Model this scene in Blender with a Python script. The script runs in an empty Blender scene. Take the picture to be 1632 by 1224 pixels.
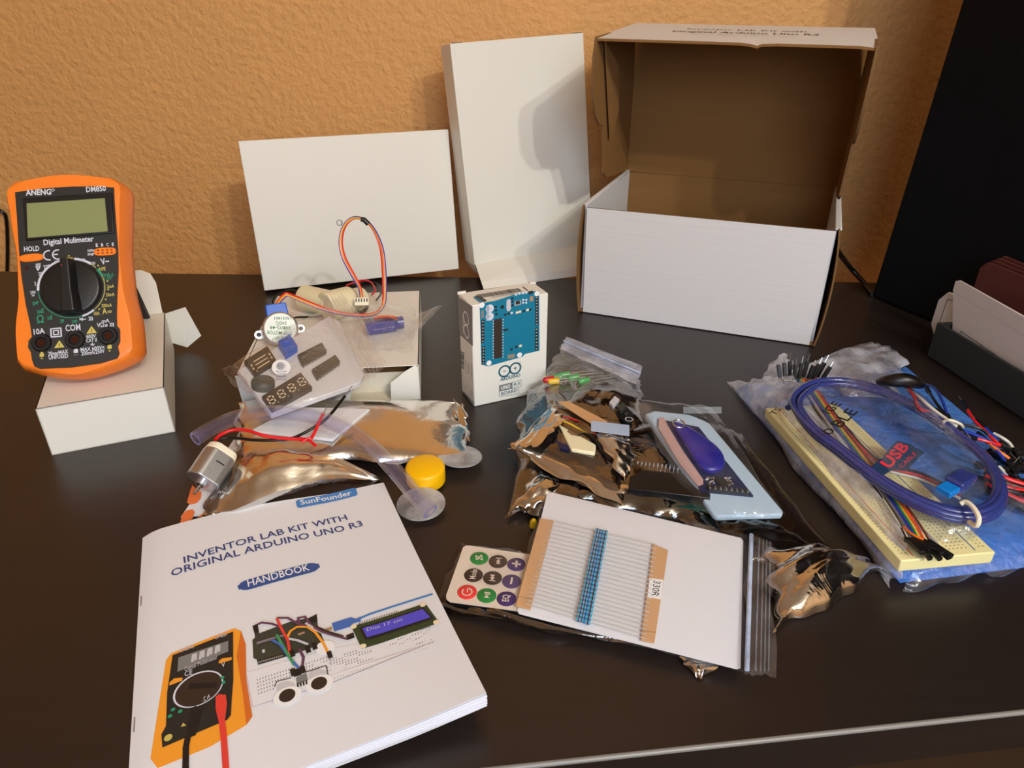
import bpy, bmesh, math, random
from mathutils import Vector, Matrix, noise

# ------------------------------------------------------------------ camera, world, lamps, exposure
SC = bpy.context.scene
COL = SC.collection
FPX, PITCH, EYE = 1130.0, math.radians(28), 0.285      # focal length in pixels of a 1632 px frame, look-down angle, height over the desk
cam = bpy.data.cameras.new('camera')
cam.sensor_fit = 'HORIZONTAL'; cam.sensor_width = 36.0; cam.lens = 36.0 * FPX / 1632
cam.clip_start = 0.01; cam.clip_end = 30
camo = bpy.data.objects.new('camera', cam); COL.objects.link(camo)
camo.location = (0, 0, EYE); camo.rotation_euler = (math.pi / 2 - PITCH, 0, 0)
SC.camera = camo
SC.view_settings.view_transform = 'Standard'
SC.view_settings.look = 'None'
SC.view_settings.gamma = 1
SC.view_settings.exposure = -0.1
SC.view_settings.use_curve_mapping = False
SC.cycles.transparent_max_bounces = 40
SC.cycles.max_bounces = 10

W = bpy.data.worlds.new('room_air'); SC.world = W; W.use_nodes = True
W.node_tree.nodes['Background'].inputs[0].default_value = (0.92, 0.95, 1.0, 1)
W.node_tree.nodes['Background'].inputs[1].default_value = 0.12

def lamp(name, kind, loc, power, color, size=0.05, target=None, sy=None):
    l = bpy.data.lights.new(name, kind); l.energy = power; l.color = color
    if kind == 'AREA':
        l.size = size
        if sy: l.shape = 'RECTANGLE'; l.size_y = sy
    else: l.shadow_soft_size = size
    o = bpy.data.objects.new(name, l); COL.objects.link(o); o.location = loc
    if target is not None:
        o.rotation_euler = (Vector(target) - Vector(loc)).to_track_quat('-Z', 'Y').to_euler()
    return o
lamp('ceiling_lamp_bulb', 'POINT', (1.04, -1.08, 1.36), 41, (1.0, 0.965, 0.86), 0.03)
lamp('ceiling_lamp_bulb', 'POINT', (0.82, -1.22, 1.40), 41, (1.0, 0.965, 0.86), 0.03)
lamp('cool_unseen_light', 'AREA', (0.15, -0.62, 0.50), 7.5, (0.58, 0.76, 1.0), 0.6, (0.0, 0.45, 0.02), 0.5)  # cool area light behind the camera, its source unseen

# ------------------------------------------------------------------ photo pixel -> point in the place
def ray(px, py):
    x = (px - 816) / FPX; d = (py - 612) / FPX
    return Vector((x, math.cos(PITCH) - d * math.sin(PITCH), -math.sin(PITCH) - d * math.cos(PITCH)))
EYEV = Vector((0, 0, EYE))
def P(px, py, z=0.0):
    r = ray(px, py); return EYEV + r * ((z - EYE) / r.z)
def PY(px, py, y):
    r = ray(px, py); return EYEV + r * (y / r.y)
def zm(s, ox, oy):
    return lambda x, y: (ox + x / s, oy + y / s)
def frame(o, x, y):
    x = Vector(x).normalized(); z = x.cross(Vector(y)).normalized(); y = z.cross(x)
    m = Matrix((x, y, z)).transposed().to_4x4(); m.translation = Vector(o); return m
def eul(ex, ey, ez):
    return Matrix.Rotation(ez, 3, 'Z') @ Matrix.Rotation(ey, 3, 'Y') @ Matrix.Rotation(ex, 3, 'X')

class Plane:                                # flat surface: 2-D metres on it, z outward
    def __init__(s, M): s.M = M; s.o = M.translation; s.n = M.col[2].xyz; s.I = M.inverted()
    def st(s, px, py):
        r = ray(px, py); t = (s.o - EYEV).dot(s.n) / r.dot(s.n); q = s.I @ (EYEV + r * t); return Vector((q.x, q.y))
    def p(s, a, b, off=0.0): return s.M @ Vector((a, b, off))

# ------------------------------------------------------------------ materials
def lin(c):
    return tuple((v / 12.92 if v <= 0.04045 else ((v + 0.055) / 1.055) ** 2.4) for v in [k / 255 for k in c])
def mat(name, rgb, rough=0.5, metal=0.0, spec=0.5, var=0.0, vscale=60, bump=0.0, bscale=400, coat=0.0, stretch=None, sss=0.0):
    m = bpy.data.materials.new(name); m.use_nodes = True; nt = m.node_tree; b = nt.nodes['Principled BSDF']
    c = (*lin(rgb), 1)
    b.inputs['Base Color'].default_value = c; b.inputs['Roughness'].default_value = rough
    b.inputs['Metallic'].default_value = metal; b.inputs['Specular IOR Level'].default_value = spec
    b.inputs['Coat Weight'].default_value = coat
    if sss: b.inputs['Subsurface Weight'].default_value = sss; b.inputs['Subsurface Scale'].default_value = 0.004
    tc = nt.nodes.new('ShaderNodeTexCoord'); mp = nt.nodes.new('ShaderNodeMapping')
    nt.links.new(tc.outputs['Object'], mp.inputs[0])
    if stretch: mp.inputs['Scale'].default_value = stretch
    if var:
        n = nt.nodes.new('ShaderNodeTexNoise'); n.inputs['Scale'].default_value = vscale; n.inputs['Detail'].default_value = 6
        nt.links.new(mp.outputs[0], n.inputs['Vector'])
        mx = nt.nodes.new('ShaderNodeMix'); mx.data_type = 'RGBA'; nt.links.new(n.outputs[0], mx.inputs[0])
        mx.inputs[6].default_value = tuple(max(0, v * (1 - var)) for v in c[:3]) + (1,)
        mx.inputs[7].default_value = tuple(min(1, v * (1 + var)) for v in c[:3]) + (1,)
        nt.links.new(mx.outputs[2], b.inputs['Base Color'])
    if bump:
        n = nt.nodes.new('ShaderNodeTexNoise'); n.inputs['Scale'].default_value = bscale; n.inputs['Detail'].default_value = 3
        nt.links.new(mp.outputs[0], n.inputs['Vector'])
        bp = nt.nodes.new('ShaderNodeBump'); bp.inputs['Distance'].default_value = bump; bp.inputs['Strength'].default_value = 1
        nt.links.new(n.outputs[0], bp.inputs['Height']); nt.links.new(bp.outputs[0], b.inputs['Normal'])
    return m
def film(name, tint, gloss=0.08, base=0.06, ior=1.5, haze=0.0, hazec=(255, 255, 255), bump=0.0006, bscale=90, rough=0.07, gcol=(1, 1, 1)):
    m = bpy.data.materials.new(name); m.use_nodes = True; nt = m.node_tree; nt.nodes.clear()
    N = nt.nodes.new; L = nt.links.new
    out = N('ShaderNodeOutputMaterial'); tr = N('ShaderNodeBsdfTransparent'); tr.inputs[0].default_value = (*tint, 1)
    gl = N('ShaderNodeBsdfGlossy'); gl.inputs['Color'].default_value = (*gcol, 1); gl.inputs['Roughness'].default_value = rough
    fr = N('ShaderNodeLayerWeight'); fr.inputs[0].default_value = 0.5
    pw = N('ShaderNodeMath'); pw.operation = 'POWER'; pw.inputs[1].default_value = 3.5
    mul = N('ShaderNodeMath'); mul.operation = 'MULTIPLY_ADD'; mul.inputs[1].default_value = gloss; mul.inputs[2].default_value = base; mul.use_clamp = True
    L(fr.outputs['Facing'], pw.inputs[0]); L(pw.outputs[0], mul.inputs[0])
    mix = N('ShaderNodeMixShader'); L(mul.outputs[0], mix.inputs[0])
    if haze:
        df = N('ShaderNodeBsdfDiffuse'); df.inputs[0].default_value = (*lin(hazec), 1)
        hz = N('ShaderNodeMixShader'); nz = N('ShaderNodeTexNoise'); nz.inputs['Scale'].default_value = 55; nz.inputs['Detail'].default_value = 5
        tc0 = N('ShaderNodeTexCoord'); L(tc0.outputs['Object'], nz.inputs['Vector'])
        mr = N('ShaderNodeMapRange'); mr.inputs[1].default_value = 0.35; mr.inputs[2].default_value = 0.75; mr.inputs[3].default_value = haze * 0.35; mr.inputs[4].default_value = min(1, haze * 2.0)
        L(nz.outputs[0], mr.inputs[0]); L(mr.outputs[0], hz.inputs[0]); L(tr.outputs[0], hz.inputs[1]); L(df.outputs[0], hz.inputs[2])
        L(hz.outputs[0], mix.inputs[1])
    else: L(tr.outputs[0], mix.inputs[1])
    L(gl.outputs[0], mix.inputs[2]); L(mix.outputs[0], out.inputs[0])
    if bump:
        tc = N('ShaderNodeTexCoord'); n = N('ShaderNodeTexNoise'); n.inputs['Scale'].default_value = bscale; n.inputs['Detail'].default_value = 4
        n.inputs['Distortion'].default_value = 1.2
        L(tc.outputs['Object'], n.inputs['Vector']); bp = N('ShaderNodeBump'); bp.inputs['Distance'].default_value = bump
        L(n.outputs[0], bp.inputs['Height']); L(bp.outputs[0], gl.inputs['Normal']); L(bp.outputs[0], fr.inputs['Normal'])
    return m

M = {}
M['wall'] = mat('orange_painted_plaster', (218, 164, 102), 0.62, spec=0.35, var=0.05, vscale=9, bump=0.0035, bscale=120)
M['desk'] = mat('dark_espresso_laminate', (36, 28, 25), 0.36, spec=0.55, var=0.25, vscale=120, stretch=(0.12, 1, 1), bump=0.00004, bscale=900)
M['desk_edge'] = mat('desk_edge_highlight', (130, 128, 124), 0.4, spec=0.6)  # pale colour paints in the bright highlight along the front edge
M['card'] = mat('white_card', (233, 231, 222), 0.45, spec=0.4, bump=0.00003, bscale=300)
M['card_in'] = mat('cream_card_inside', (222, 212, 190), 0.7)
M['corr'] = mat('white_corrugated_board', (222, 221, 222), 0.6, spec=0.25, bump=0.00022, bscale=60, stretch=(0.15, 0.15, 5))
M['kraft'] = mat('brown_corrugated_board', (140, 102, 60), 0.85, spec=0.1, var=0.07, vscale=50, bump=0.0002, bscale=60, stretch=(0.3, 0.3, 5))
M['kraft_edge'] = mat('board_edge', (120, 88, 52), 0.9)
M['black'] = mat('black_plastic', (14, 14, 15), 0.42)
M['satin'] = mat('satin_black_plastic', (24, 24, 25), 0.36, bump=0.00008, bscale=1500)
M['matte'] = mat('matte_black', (8, 8, 9), 0.85, spec=0.15)
M['orange'] = mat('orange_rubber', (252, 134, 40), 0.42, spec=0.4, sss=0.05)
M['orange2'] = mat('orange_button', (250, 130, 30), 0.4)
M['face'] = mat('dark_face_plate', (36, 37, 36), 0.5)
M['lcd'] = mat('green_grey_display', (138, 146, 98), 0.3, spec=0.6, var=0.04, vscale=40)
M['white'] = mat('white_ink', (240, 240, 240), 0.6)
M['inkw'] = mat('pale_ink', (214, 218, 230), 0.6)
M['yellow_ink'] = mat('yellow_ink', (205, 188, 92), 0.6)
M['green_ink'] = mat('green_ink', (40, 150, 110), 0.6)
M['steel'] = mat('steel', (190, 192, 194), 0.28, metal=1.0)
M['zinc'] = mat('zinc_plated_steel', (205, 209, 214), 0.40, metal=1.0, var=0.10, vscale=200)
M['leadw'] = mat('tinned_copper_lead', (206, 204, 196), 0.35, metal=0.4)
M['zipw'] = film('white_zip_line', (0.9, 0.93, 1.0), gloss=0.3, base=0.05, haze=0.75, hazec=(205, 222, 250), rough=0.2, bump=0)
M['pinktape'] = mat('pale_pink_tape', (186, 150, 142), 0.5)
M['brass'] = mat('brass', (180, 130, 70), 0.3, metal=1.0)
M['jack'] = mat('dark_jack_contact', (90, 50, 40), 0.25, metal=0.8)
M['paper'] = mat('white_paper', (228, 229, 233), 0.5, spec=0.35)
M['page'] = mat('white_pages', (225, 228, 240), 0.7)
M['navy'] = mat('navy_ink', (54, 66, 128), 0.5)
M['logo_blue'] = mat('light_blue_ink', (66, 130, 200), 0.5)
M['pill'] = mat('mid_blue_ink', (52, 84, 150), 0.5)
M['teal'] = mat('teal_ink', (0, 120, 152), 0.5)
M['teal_dark'] = mat('dark_teal_ink', (14, 92, 112), 0.5)
M['grey_ink'] = mat('grey_ink', (128, 128, 126), 0.5)
M['lgrey_ink'] = mat('light_grey_ink', (200, 200, 205), 0.5)
M['black_ink'] = mat('black_ink', (28, 26, 26), 0.5)
M['brown_ink'] = mat('dark_brown_ink', (52, 40, 34), 0.5)
M['tan_ink'] = mat('tan_ink', (178, 140, 104), 0.5)
M['cream_ink'] = mat('cream_ink', (240, 225, 190), 0.5)
M['green_txt'] = mat('label_green_ink', (40, 110, 60), 0.6)
M['orange_p'] = mat('printed_orange', (244, 160, 46), 0.5)
M['orange_p2'] = mat('printed_deep_orange', (215, 110, 40), 0.5)
M['pcb_print'] = mat('printed_board_dark', (58, 62, 52), 0.5)
M['pcb_lcd'] = mat('printed_lcd_green', (48, 66, 36), 0.5)
M['lcd_blue'] = mat('printed_lcd_blue', (84, 78, 210), 0.5)
M['bb_dot'] = mat('printed_hole_grey', (150, 140, 150), 0.5)
M['bb_pink'] = mat('printed_pink_tint', (222, 196, 200), 0.5)
M['red_ink'] = mat('red_ink', (226, 66, 54), 0.5)
M['green_w'] = mat('printed_green_wire', (60, 150, 90), 0.5)
M['blue_w'] = mat('printed_blue_wire', (70, 110, 190), 0.5)
M['purple_w'] = mat('printed_purple_wire', (100, 60, 90), 0.5)
M['red'] = mat('red_wire', (222, 28, 34), 0.35)
M['blackw'] = mat('black_wire', (12, 12, 12), 0.35)
M['orangew'] = mat('orange_wire', (240, 120, 30), 0.4)
M['yelloww'] = mat('yellow_wire', (235, 190, 50), 0.4)
M['pinkw'] = mat('pink_wire', (240, 170, 165), 0.4)
M['violetw'] = mat('violet_wire', (70, 60, 150), 0.4)
M['whitew'] = mat('white_wire', (225, 222, 210), 0.4)
M['bluew'] = mat('blue_wire', (30, 60, 170), 0.4)
M['greenw'] = mat('green_wire', (20, 140, 80), 0.4)
M['brownw'] = mat('brown_wire', (110, 60, 30), 0.4)
M['greyw'] = mat('grey_wire', (130, 130, 135), 0.4)
M['cream'] = mat('cream_plastic', (232, 222, 184), 0.4, sss=0.15)
M['ivory'] = mat('ivory_plastic', (240, 232, 206), 0.4)
M['bluep'] = mat('bright_blue_plastic', (26, 96, 200), 0.35)
M['servo'] = mat('translucent_blue_plastic', (40, 50, 130), 0.25, coat=0.5)
M['yellowp'] = mat('yellow_plastic', (250, 190, 0), 0.38, sss=0.05)
M['foam'] = mat('white_foam', (228, 228, 232), 0.9, bump=0.0003, bscale=900)
M['bfoam'] = mat('pale_blue_foam', (172, 194, 210), 0.8, bump=0.0003, bscale=700)
M['ic'] = mat('dark_chip', (52, 54, 46), 0.5)
M['segface'] = mat('display_face', (62, 54, 46), 0.45)
M['buzz'] = mat('grey_buzzer', (84, 84, 78), 0.45)
M['kraftp'] = mat('kraft_paper_tape', (206, 160, 112), 0.7, var=0.06, vscale=300)
M['res'] = mat('blue_resistor_lacquer', (70, 160, 196), 0.35)
M['resband'] = mat('dark_resistor_band', (90, 40, 40), 0.4)
M['remote'] = mat('beige_remote_face', (220, 206, 190), 0.5)
M['btn_g'] = mat('green_button', (40, 128, 60), 0.45)
M['btn_k'] = mat('dark_button', (58, 44, 38), 0.45)
M['btn_p'] = mat('purple_button', (66, 46, 100), 0.45)
M['btn_r'] = mat('red_button', (224, 60, 56), 0.45)
M['pcb_b'] = mat('dark_blue_circuit_board', (16, 28, 72), 0.3, var=0.3, vscale=500)
M['pcb_k'] = mat('black_circuit_board', (20, 26, 26), 0.3, var=0.3, vscale=400)
M['pcb_g'] = mat('green_circuit_board', (12, 62, 50), 0.3, var=0.3, vscale=400)
M['fob'] = mat('blue_key_fob_plastic', (16, 16, 138), 0.28, coat=0.4)
M['bb'] = mat('cream_breadboard_plastic', (236, 228, 168), 0.5)
M['wrap'] = mat('blue_foam_wrap', (68, 122, 205), 0.4, var=0.22, vscale=220, bump=0.002, bscale=160)
M['cable'] = mat('blue_cable_jacket', (50, 60, 128), 0.24, coat=0.7, var=0.3, vscale=250)
M['usbtag'] = mat('dark_blue_tag', (20, 52, 84), 0.5)
M['usbred'] = mat('tag_red', (225, 40, 60), 0.5)
M['tray'] = mat('charcoal_board', (40, 42, 40), 0.75)
M['paperwarm'] = mat('cream_paper', (215, 206, 198), 0.8)
M['maroon'] = mat('maroon_folder', (92, 34, 26), 0.7)
M['cardor'] = mat('orange_printed_card', (235, 120, 60), 0.5)
M['sticker'] = mat('silver_blue_sticker', (190, 215, 250), 0.25, metal=0.4)
M['ledg'] = mat('green_lens', (60, 170, 90), 0.2)
M['ledr'] = mat('red_lens', (190, 40, 40), 0.2)
M['ledy'] = mat('yellow_lens', (230, 190, 40), 0.2)
M['clear'] = film('clear_bag_film', (0.985, 0.985, 0.985), gloss=0.6, base=0.03, haze=0.02, rough=0.09, bump=0.0016)
M['clear_flat'] = film('smooth_bag_film', (0.97, 0.97, 0.985), gloss=0.7, base=0.02, haze=0.02, rough=0.1, bump=0.0003)
M['milky'] = film('cloudy_bag_film', (0.90, 0.91, 0.95), gloss=0.9, base=0.08, haze=0.32, hazec=(225, 228, 240), rough=0.14, bump=0.002, bscale=70)
M['zip'] = film('zip_strip_plastic', (0.92, 0.94, 0.98), gloss=0.35, base=0.04, haze=0.12, hazec=(225, 230, 245), rough=0.2, bump=0)
M['anti'] = film('grey_antistatic_film', (0.42, 0.41, 0.42), gloss=0.7, base=0.24, rough=0.05, bump=0.0012, bscale=45, gcol=(0.86, 0.84, 0.82))
M['foil'] = film('silver_antistatic_film', (0.45, 0.42, 0.40), gloss=0.5, base=0.66, rough=0.06, bump=0.0016, bscale=30, gcol=(0.95, 0.93, 0.9))
M['foilflat'] = film('smooth_silver_film', (0.5, 0.45, 0.4), gloss=0.3, base=0.8, rough=0.17, bump=0.0009, bscale=30, gcol=(0.97, 0.93, 0.87))
M['tube'] = film('clear_vinyl_tube', (0.95, 0.95, 0.985), gloss=1.0, base=0.04, haze=0.03, hazec=(190, 190, 240), rough=0.05, bump=0)
M['blade'] = film('translucent_blade_plastic', (0.72, 0.72, 0.74), gloss=0.6, base=0.05, haze=0.42, hazec=(220, 220, 220), rough=0.2, bump=0)

# ------------------------------------------------------------------ mesh builder
MATS = {}                                   # world matrix of every root and part
class MB:
    def __init__(s): s.bm = bmesh.new(); s.ms = []; s.M = Matrix()
    def mi(s, m):
        m = M[m] if isinstance(m, str) else m
        if m not in s.ms: s.ms.append(m)
        return s.ms.index(m)
    def v(s, co): return s.bm.verts.new(s.M @ Vector(co))
    def face(s, vs, m, smooth=False):
        try: f = s.bm.faces.new(vs)
        except ValueError: return None
        f.material_index = s.mi(m); f.smooth = smooth; return f
    def poly(s, pts, m): return s.face([s.v(p) for p in pts], m)
    def box(s, x0, x1, y0, y1, z0, z1, m):
        c = [s.v((x, y, z)) for z in (z0, z1) for (x, y) in ((x0, y0), (x1, y0), (x1, y1), (x0, y1))]
        for q in ((3, 2, 1, 0), (4, 5, 6, 7), (0, 1, 5, 4), (1, 2, 6, 5), (2, 3, 7, 6), (3, 0, 4, 7)): s.face([c[i] for i in q], m)
    def slab(s, top, bot, m, ms=None):      # two matching rings of 3-D points
        a = [s.v(p) for p in top]; b = [s.v(p) for p in bot]; n = len(a)
        s.face(a, m); s.face(b[::-1], ms or m)
        for i in range(n): s.face([a[i], b[i], b[(i + 1) % n], a[(i + 1) % n]], ms or m)
    def prism(s, poly, z0, z1, m, ms=None): s.slab([(x, y, z1) for x, y in poly], [(x, y, z0) for x, y in poly], m, ms)
    def sheet(s, pts, th, m, mb=None):      # flat panel with thickness th along its own normal, pts 3-D world-ish
        p = [Vector(q) for q in pts]; n = Vector((0, 0, 0))
        for i in range(len(p)): n += (p[i] - p[0]).cross(p[(i + 1) % len(p)] - p[0])
        n.normalize(); s.slab(p, [q - n * th for q in p], m, None)
        if mb:
            s.bm.faces.ensure_lookup_table(); s.bm.faces[-len(p) - 1].material_index = s.mi(mb)
    def ring(s, c, r, t, bn, n): return [s.v(c + t * (r * math.cos(2 * math.pi * i / n)) + bn * (r * math.sin(2 * math.pi * i / n))) for i in range(n)]
    def tube(s, pts, r, m, n=8, closed=False, cap=True):
        p = [Vector(q) for q in pts]; rs = r if isinstance(r, (list, tuple)) else [r] * len(p); N = len(p)
        up = Vector((0.13, 0.21, 0.97)); rings = []; prev = None
        for i in range(N):
            a = p[(i - 1) % N] if (closed or i > 0) else p[i]; b = p[(i + 1) % N] if (closed or i < N - 1) else p[i]
            d = (b - a)
            d = d.normalized() if d.length > 1e-9 else Vector((1, 0, 0))
            if prev is None:
                t = d.cross(up)
                if t.length < 1e-3: t = d.cross(Vector((1, 0, 0)))
            else: t = prev - d * prev.dot(d)
            t.normalize(); prev = t; rings.append(s.ring(p[i], rs[i], t, d.cross(t), n))
        for i in range(N if closed else N - 1):
            A, B = rings[i], rings[(i + 1) % N]
            for k in range(n): s.face([A[k], A[(k + 1) % n], B[(k + 1) % n], B[k]], m, True)
        if cap and not closed: s.face(rings[0][::-1], m); s.face(rings[-1], m)
    def cyl(s, a, b, r, m, n=24, r2=None, ms=None):
        a, b = Vector(a), Vector(b); d = (b - a).normalized(); t = d.cross(Vector((0.1, 0.2, 1)) if abs(d.z) < .95 else Vector((1, 0, 0))).normalized()
        A = s.ring(a, r, t, d.cross(t), n); B = s.ring(b, r if r2 is None else r2, t, d.cross(t), n)
        s.face(A[::-1], m); s.face(B, m)
        for k in range(n): s.face([A[k], A[(k + 1) % n], B[(k + 1) % n], B[k]], ms or m, True)
    def lathe(s, prof, m, n=32):            # profile of (r, z) around local z, prof goes from bottom up
        rs = [[s.v((r * math.cos(2 * math.pi * i / n), r * math.sin(2 * math.pi * i / n), z)) for i in range(n)] for r, z in prof]
        for A, B in zip(rs, rs[1:]):
            for k in range(n): s.face([A[k], A[(k + 1) % n], B[(k + 1) % n], B[k]], m, True)
        s.face(rs[0][::-1], m); s.face(rs[-1], m)
    def ball(s, c, r, m, sc=(1, 1, 1), n=12):
        c = Vector(c); rs = []
        for j in range(1, n // 2):
            a = math.pi * j / (n // 2); rs.append([s.v(c + Vector((r * sc[0] * math.sin(a) * math.cos(2 * math.pi * i / n), r * sc[1] * math.sin(a) * math.sin(2 * math.pi * i / n), r * sc[2] * math.cos(a)))) for i in range(n)])
        for A, B in zip(rs, rs[1:]):
            for k in range(n): s.face([A[k], B[k], B[(k + 1) % n], A[(k + 1) % n]], m, True)
        t = s.v(c + Vector((0, 0, r * sc[2]))); b = s.v(c - Vector((0, 0, r * sc[2])))
        for k in range(n): s.face([t, rs[0][k], rs[0][(k + 1) % n]], m, True); s.face([b, rs[-1][(k + 1) % n], rs[-1][k]], m, True)
    # ---- printing on a surface, positions read off the photo
    def spoly(s, S, pts, m, off=0.0001, fine=False):
        st = [S.st(*q) for q in pts]; s.stpoly(S, st, m, off, fine)
    def stpoly(s, S, st, m, off=0.0001, fine=False):
        t = bmesh.new(); f = t.faces.new([t.verts.new((q[0], q[1], 0)) for q in st])
        bmesh.ops.triangulate(t, faces=[f])
        if fine:
            for _ in range(5):
                es = [e for e in t.edges if e.calc_length() > 0.012]
                if not es: break
                bmesh.ops.subdivide_edges(t, edges=es, cuts=1); bmesh.ops.triangulate(t, faces=t.faces[:])
        s.take(t, lambda c: S.p(c.x, c.y, off), m)
    def take(s, t, fn, m):
        t.verts.ensure_lookup_table(); vs = [s.v(fn(q.co)) for q in t.verts]
        for f in t.faces: s.face([vs[q.index] for q in f.verts], m)
        t.free()
    def sdisc(s, S, c, r, m, off=0.0001, n=24, sx=1.0, rot=0.0):
        q = S.st(*c); cr, sr = math.cos(rot), math.sin(rot)
        pts = []
        for i in range(n):
            a = 2 * math.pi * i / n; x, y = r * sx * math.cos(a), r * math.sin(a); pts.append((q[0] + x * cr - y * sr, q[1] + x * sr + y * cr))
        s.stpoly(S, pts, m, off)
    def sring(s, S, c, r, w, m, off=0.0001, a0=0, a1=360, n=40, st=None):
        q = st if st else S.st(*c); k = max(3, int(n * abs(a1 - a0) / 360)); A = []; B = []
        for i in range(k + 1):
            a = math.radians(a0 + (a1 - a0) * i / k); A.append(S.p(q[0] + (r - w / 2) * math.cos(a), q[1] + (r - w / 2) * math.sin(a), off)); B.append(S.p(q[0] + (r + w / 2) * math.cos(a), q[1] + (r + w / 2) * math.sin(a), off))
        va = [s.v(p) for p in A]; vb = [s.v(p) for p in B]
        for i in range(k): s.face([va[i], vb[i], vb[i + 1], va[i + 1]], m)
    def sline(s, S, pts, w, m, off=0.0001):
        st = [S.st(*q) for q in pts]
        for a, b in zip(st, st[1:]):
            d = (b - a)
            if d.length < 1e-7: continue
            d.normalize(); n = Vector((-d.y, d.x)) * w / 2; e = d * w * 0.3
            s.stpoly(S, [a - e - n, b + e - n, b + e + n, a - e + n], m, off)
    def stext(s, S, txt, pa, pb, h, m, off=0.00015, bold=0.0, fine=False):
        a = S.st(*pa); b = S.st(*pb); s.sttext(S, txt, a, b, h, m, off, bold)
    def sttext(s, S, txt, a, b, h, m, off=0.00015, bold=0.0):
        cu = bpy.data.curves.new('t', 'FONT'); cu.body = txt; cu.resolution_u = 2; cu.offset = bold; cu.fill_mode = 'FRONT'
        o = bpy.data.objects.new('t', cu); COL.objects.link(o)
        dg = bpy.context.evaluated_depsgraph_get(); me = bpy.data.meshes.new_from_object(o.evaluated_get(dg))
        bpy.data.objects.remove(o); bpy.data.curves.remove(cu)
        if not me.vertices: return
        xs = [v.co.x for v in me.vertices]; x0, x1 = min(xs), max(xs); cap = 0.70
        d = (Vector(b) - Vector(a)); Lh = d.length; d.normalize(); n = Vector((-d.y, d.x)); kx = Lh / (x1 - x0); ky = h / cap
        vs = []
        for v in me.vertices:
            q = Vector(a) + d * ((v.co.x - x0) * kx) + n * (v.co.y * ky); vs.append(s.v(S.p(q.x, q.y, off)))
        for p in me.polygons: s.face([vs[i] for i in p.vertices], m)
        bpy.data.meshes.remove(me)
    def sblock(s, S, pts, h, m, off=0.0, ms=None):      # raised block on a surface
        st = [S.st(*q) for q in pts]
        area = sum(st[i].x * st[(i + 1) % len(st)].y - st[(i + 1) % len(st)].x * st[i].y for i in range(len(st)))
        if area < 0: st = st[::-1]
        s.slab([S.p(q.x, q.y, off + h) for q in st], [S.p(q.x, q.y, off) for q in st], m, ms)
    def build(s, name, parent=None, bevel=0.0, seg=2, subsurf=0, smooth=False, at=None):
        me = bpy.data.meshes.new(name)
        if parent is not None: inv = MATS[parent].inverted(); Mw = MATS[parent]
        else:
            if at is None:
                lo = [min(v.co[i] for v in s.bm.verts) for i in range(3)]; hi = [max(v.co[i] for v in s.bm.verts) for i in range(3)]
                at = ((lo[0] + hi[0]) / 2, (lo[1] + hi[1]) / 2, lo[2])
            Mw = Matrix.Translation(at); inv = Mw.inverted()
        bmesh.ops.transform(s.bm, matrix=inv, verts=s.bm.verts)
        if smooth:
            for f in s.bm.faces: f.smooth = True
        s.bm.normal_update(); s.bm.to_mesh(me); s.bm.free()
        me.set_sharp_from_angle(angle=math.radians(42))
        for m in s.ms: me.materials.append(m)
        o = bpy.data.objects.new(name, me); COL.objects.link(o); MATS[o] = Mw
        if parent is not None: o.parent = parent
        else: o.location = at
        if bevel:
            b = o.modifiers.new('bevel', 'BEVEL'); b.width = bevel; b.segments = seg; b.limit_method = 'ANGLE'; b.angle_limit = math.radians(40)
        if subsurf:
            u = o.modifiers.new('sub', 'SUBSURF'); u.levels = subsurf; u.render_levels = subsurf
        return o
def thing(name, label, cat, loc=(0, 0, 0), group=None):
    o = bpy.data.objects.new(name, None); COL.objects.link(o); o.empty_display_size = 0.01
    o.location = loc; MATS[o] = Matrix.Translation(Vector(loc)); return tag(o, label, cat, group)
def tag(o, label, cat, group=None, kind=None):
    if label: o['label'] = label
    if cat: o['category'] = cat
    if group: o['group'] = group
    if kind: o['kind'] = kind
    return o
def part(name, parent, fn, **k):
    b = MB(); fn(b); return b.build(name, parent, **k)
def spline(pts, n=8, closed=False):
    p = [Vector(q) for q in pts]; out = []; N = len(p); R = range(N if closed else N - 1)
    for i in R:
        a = p[(i - 1) % N] if (closed or i > 0) else p[0]; b = p[i]; c = p[(i + 1) % N]; d = p[(i + 2) % N] if (closed or i + 2 < N) else p[-1]
        for k in range(n):
            t = k / n; out.append(0.5 * ((2 * b) + (c - a) * t + (2 * a - 5 * b + 4 * c - d) * t * t + (-a + 3 * b - 3 * c + d) * t ** 3))
    if not closed: out.append(p[-1])
    return out
def creases(seed, k=7, f0=1.2, f1=4.5):
    R = random.Random(seed); w = []
    for i in range(k):
        a = R.uniform(0, math.pi); f = R.uniform(f0, f1); w.append((math.cos(a) * f, math.sin(a) * f, R.random(), 1 / (0.6 + f * 0.5)))
    def g(u, v):
        s = 0
        for cx, cy, ph, am in w:
            t = (cx * u + cy * v + ph) % 1.0; s += am * (abs(t - 0.5) * 4 - 1)
        return s / k
    return g
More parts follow.
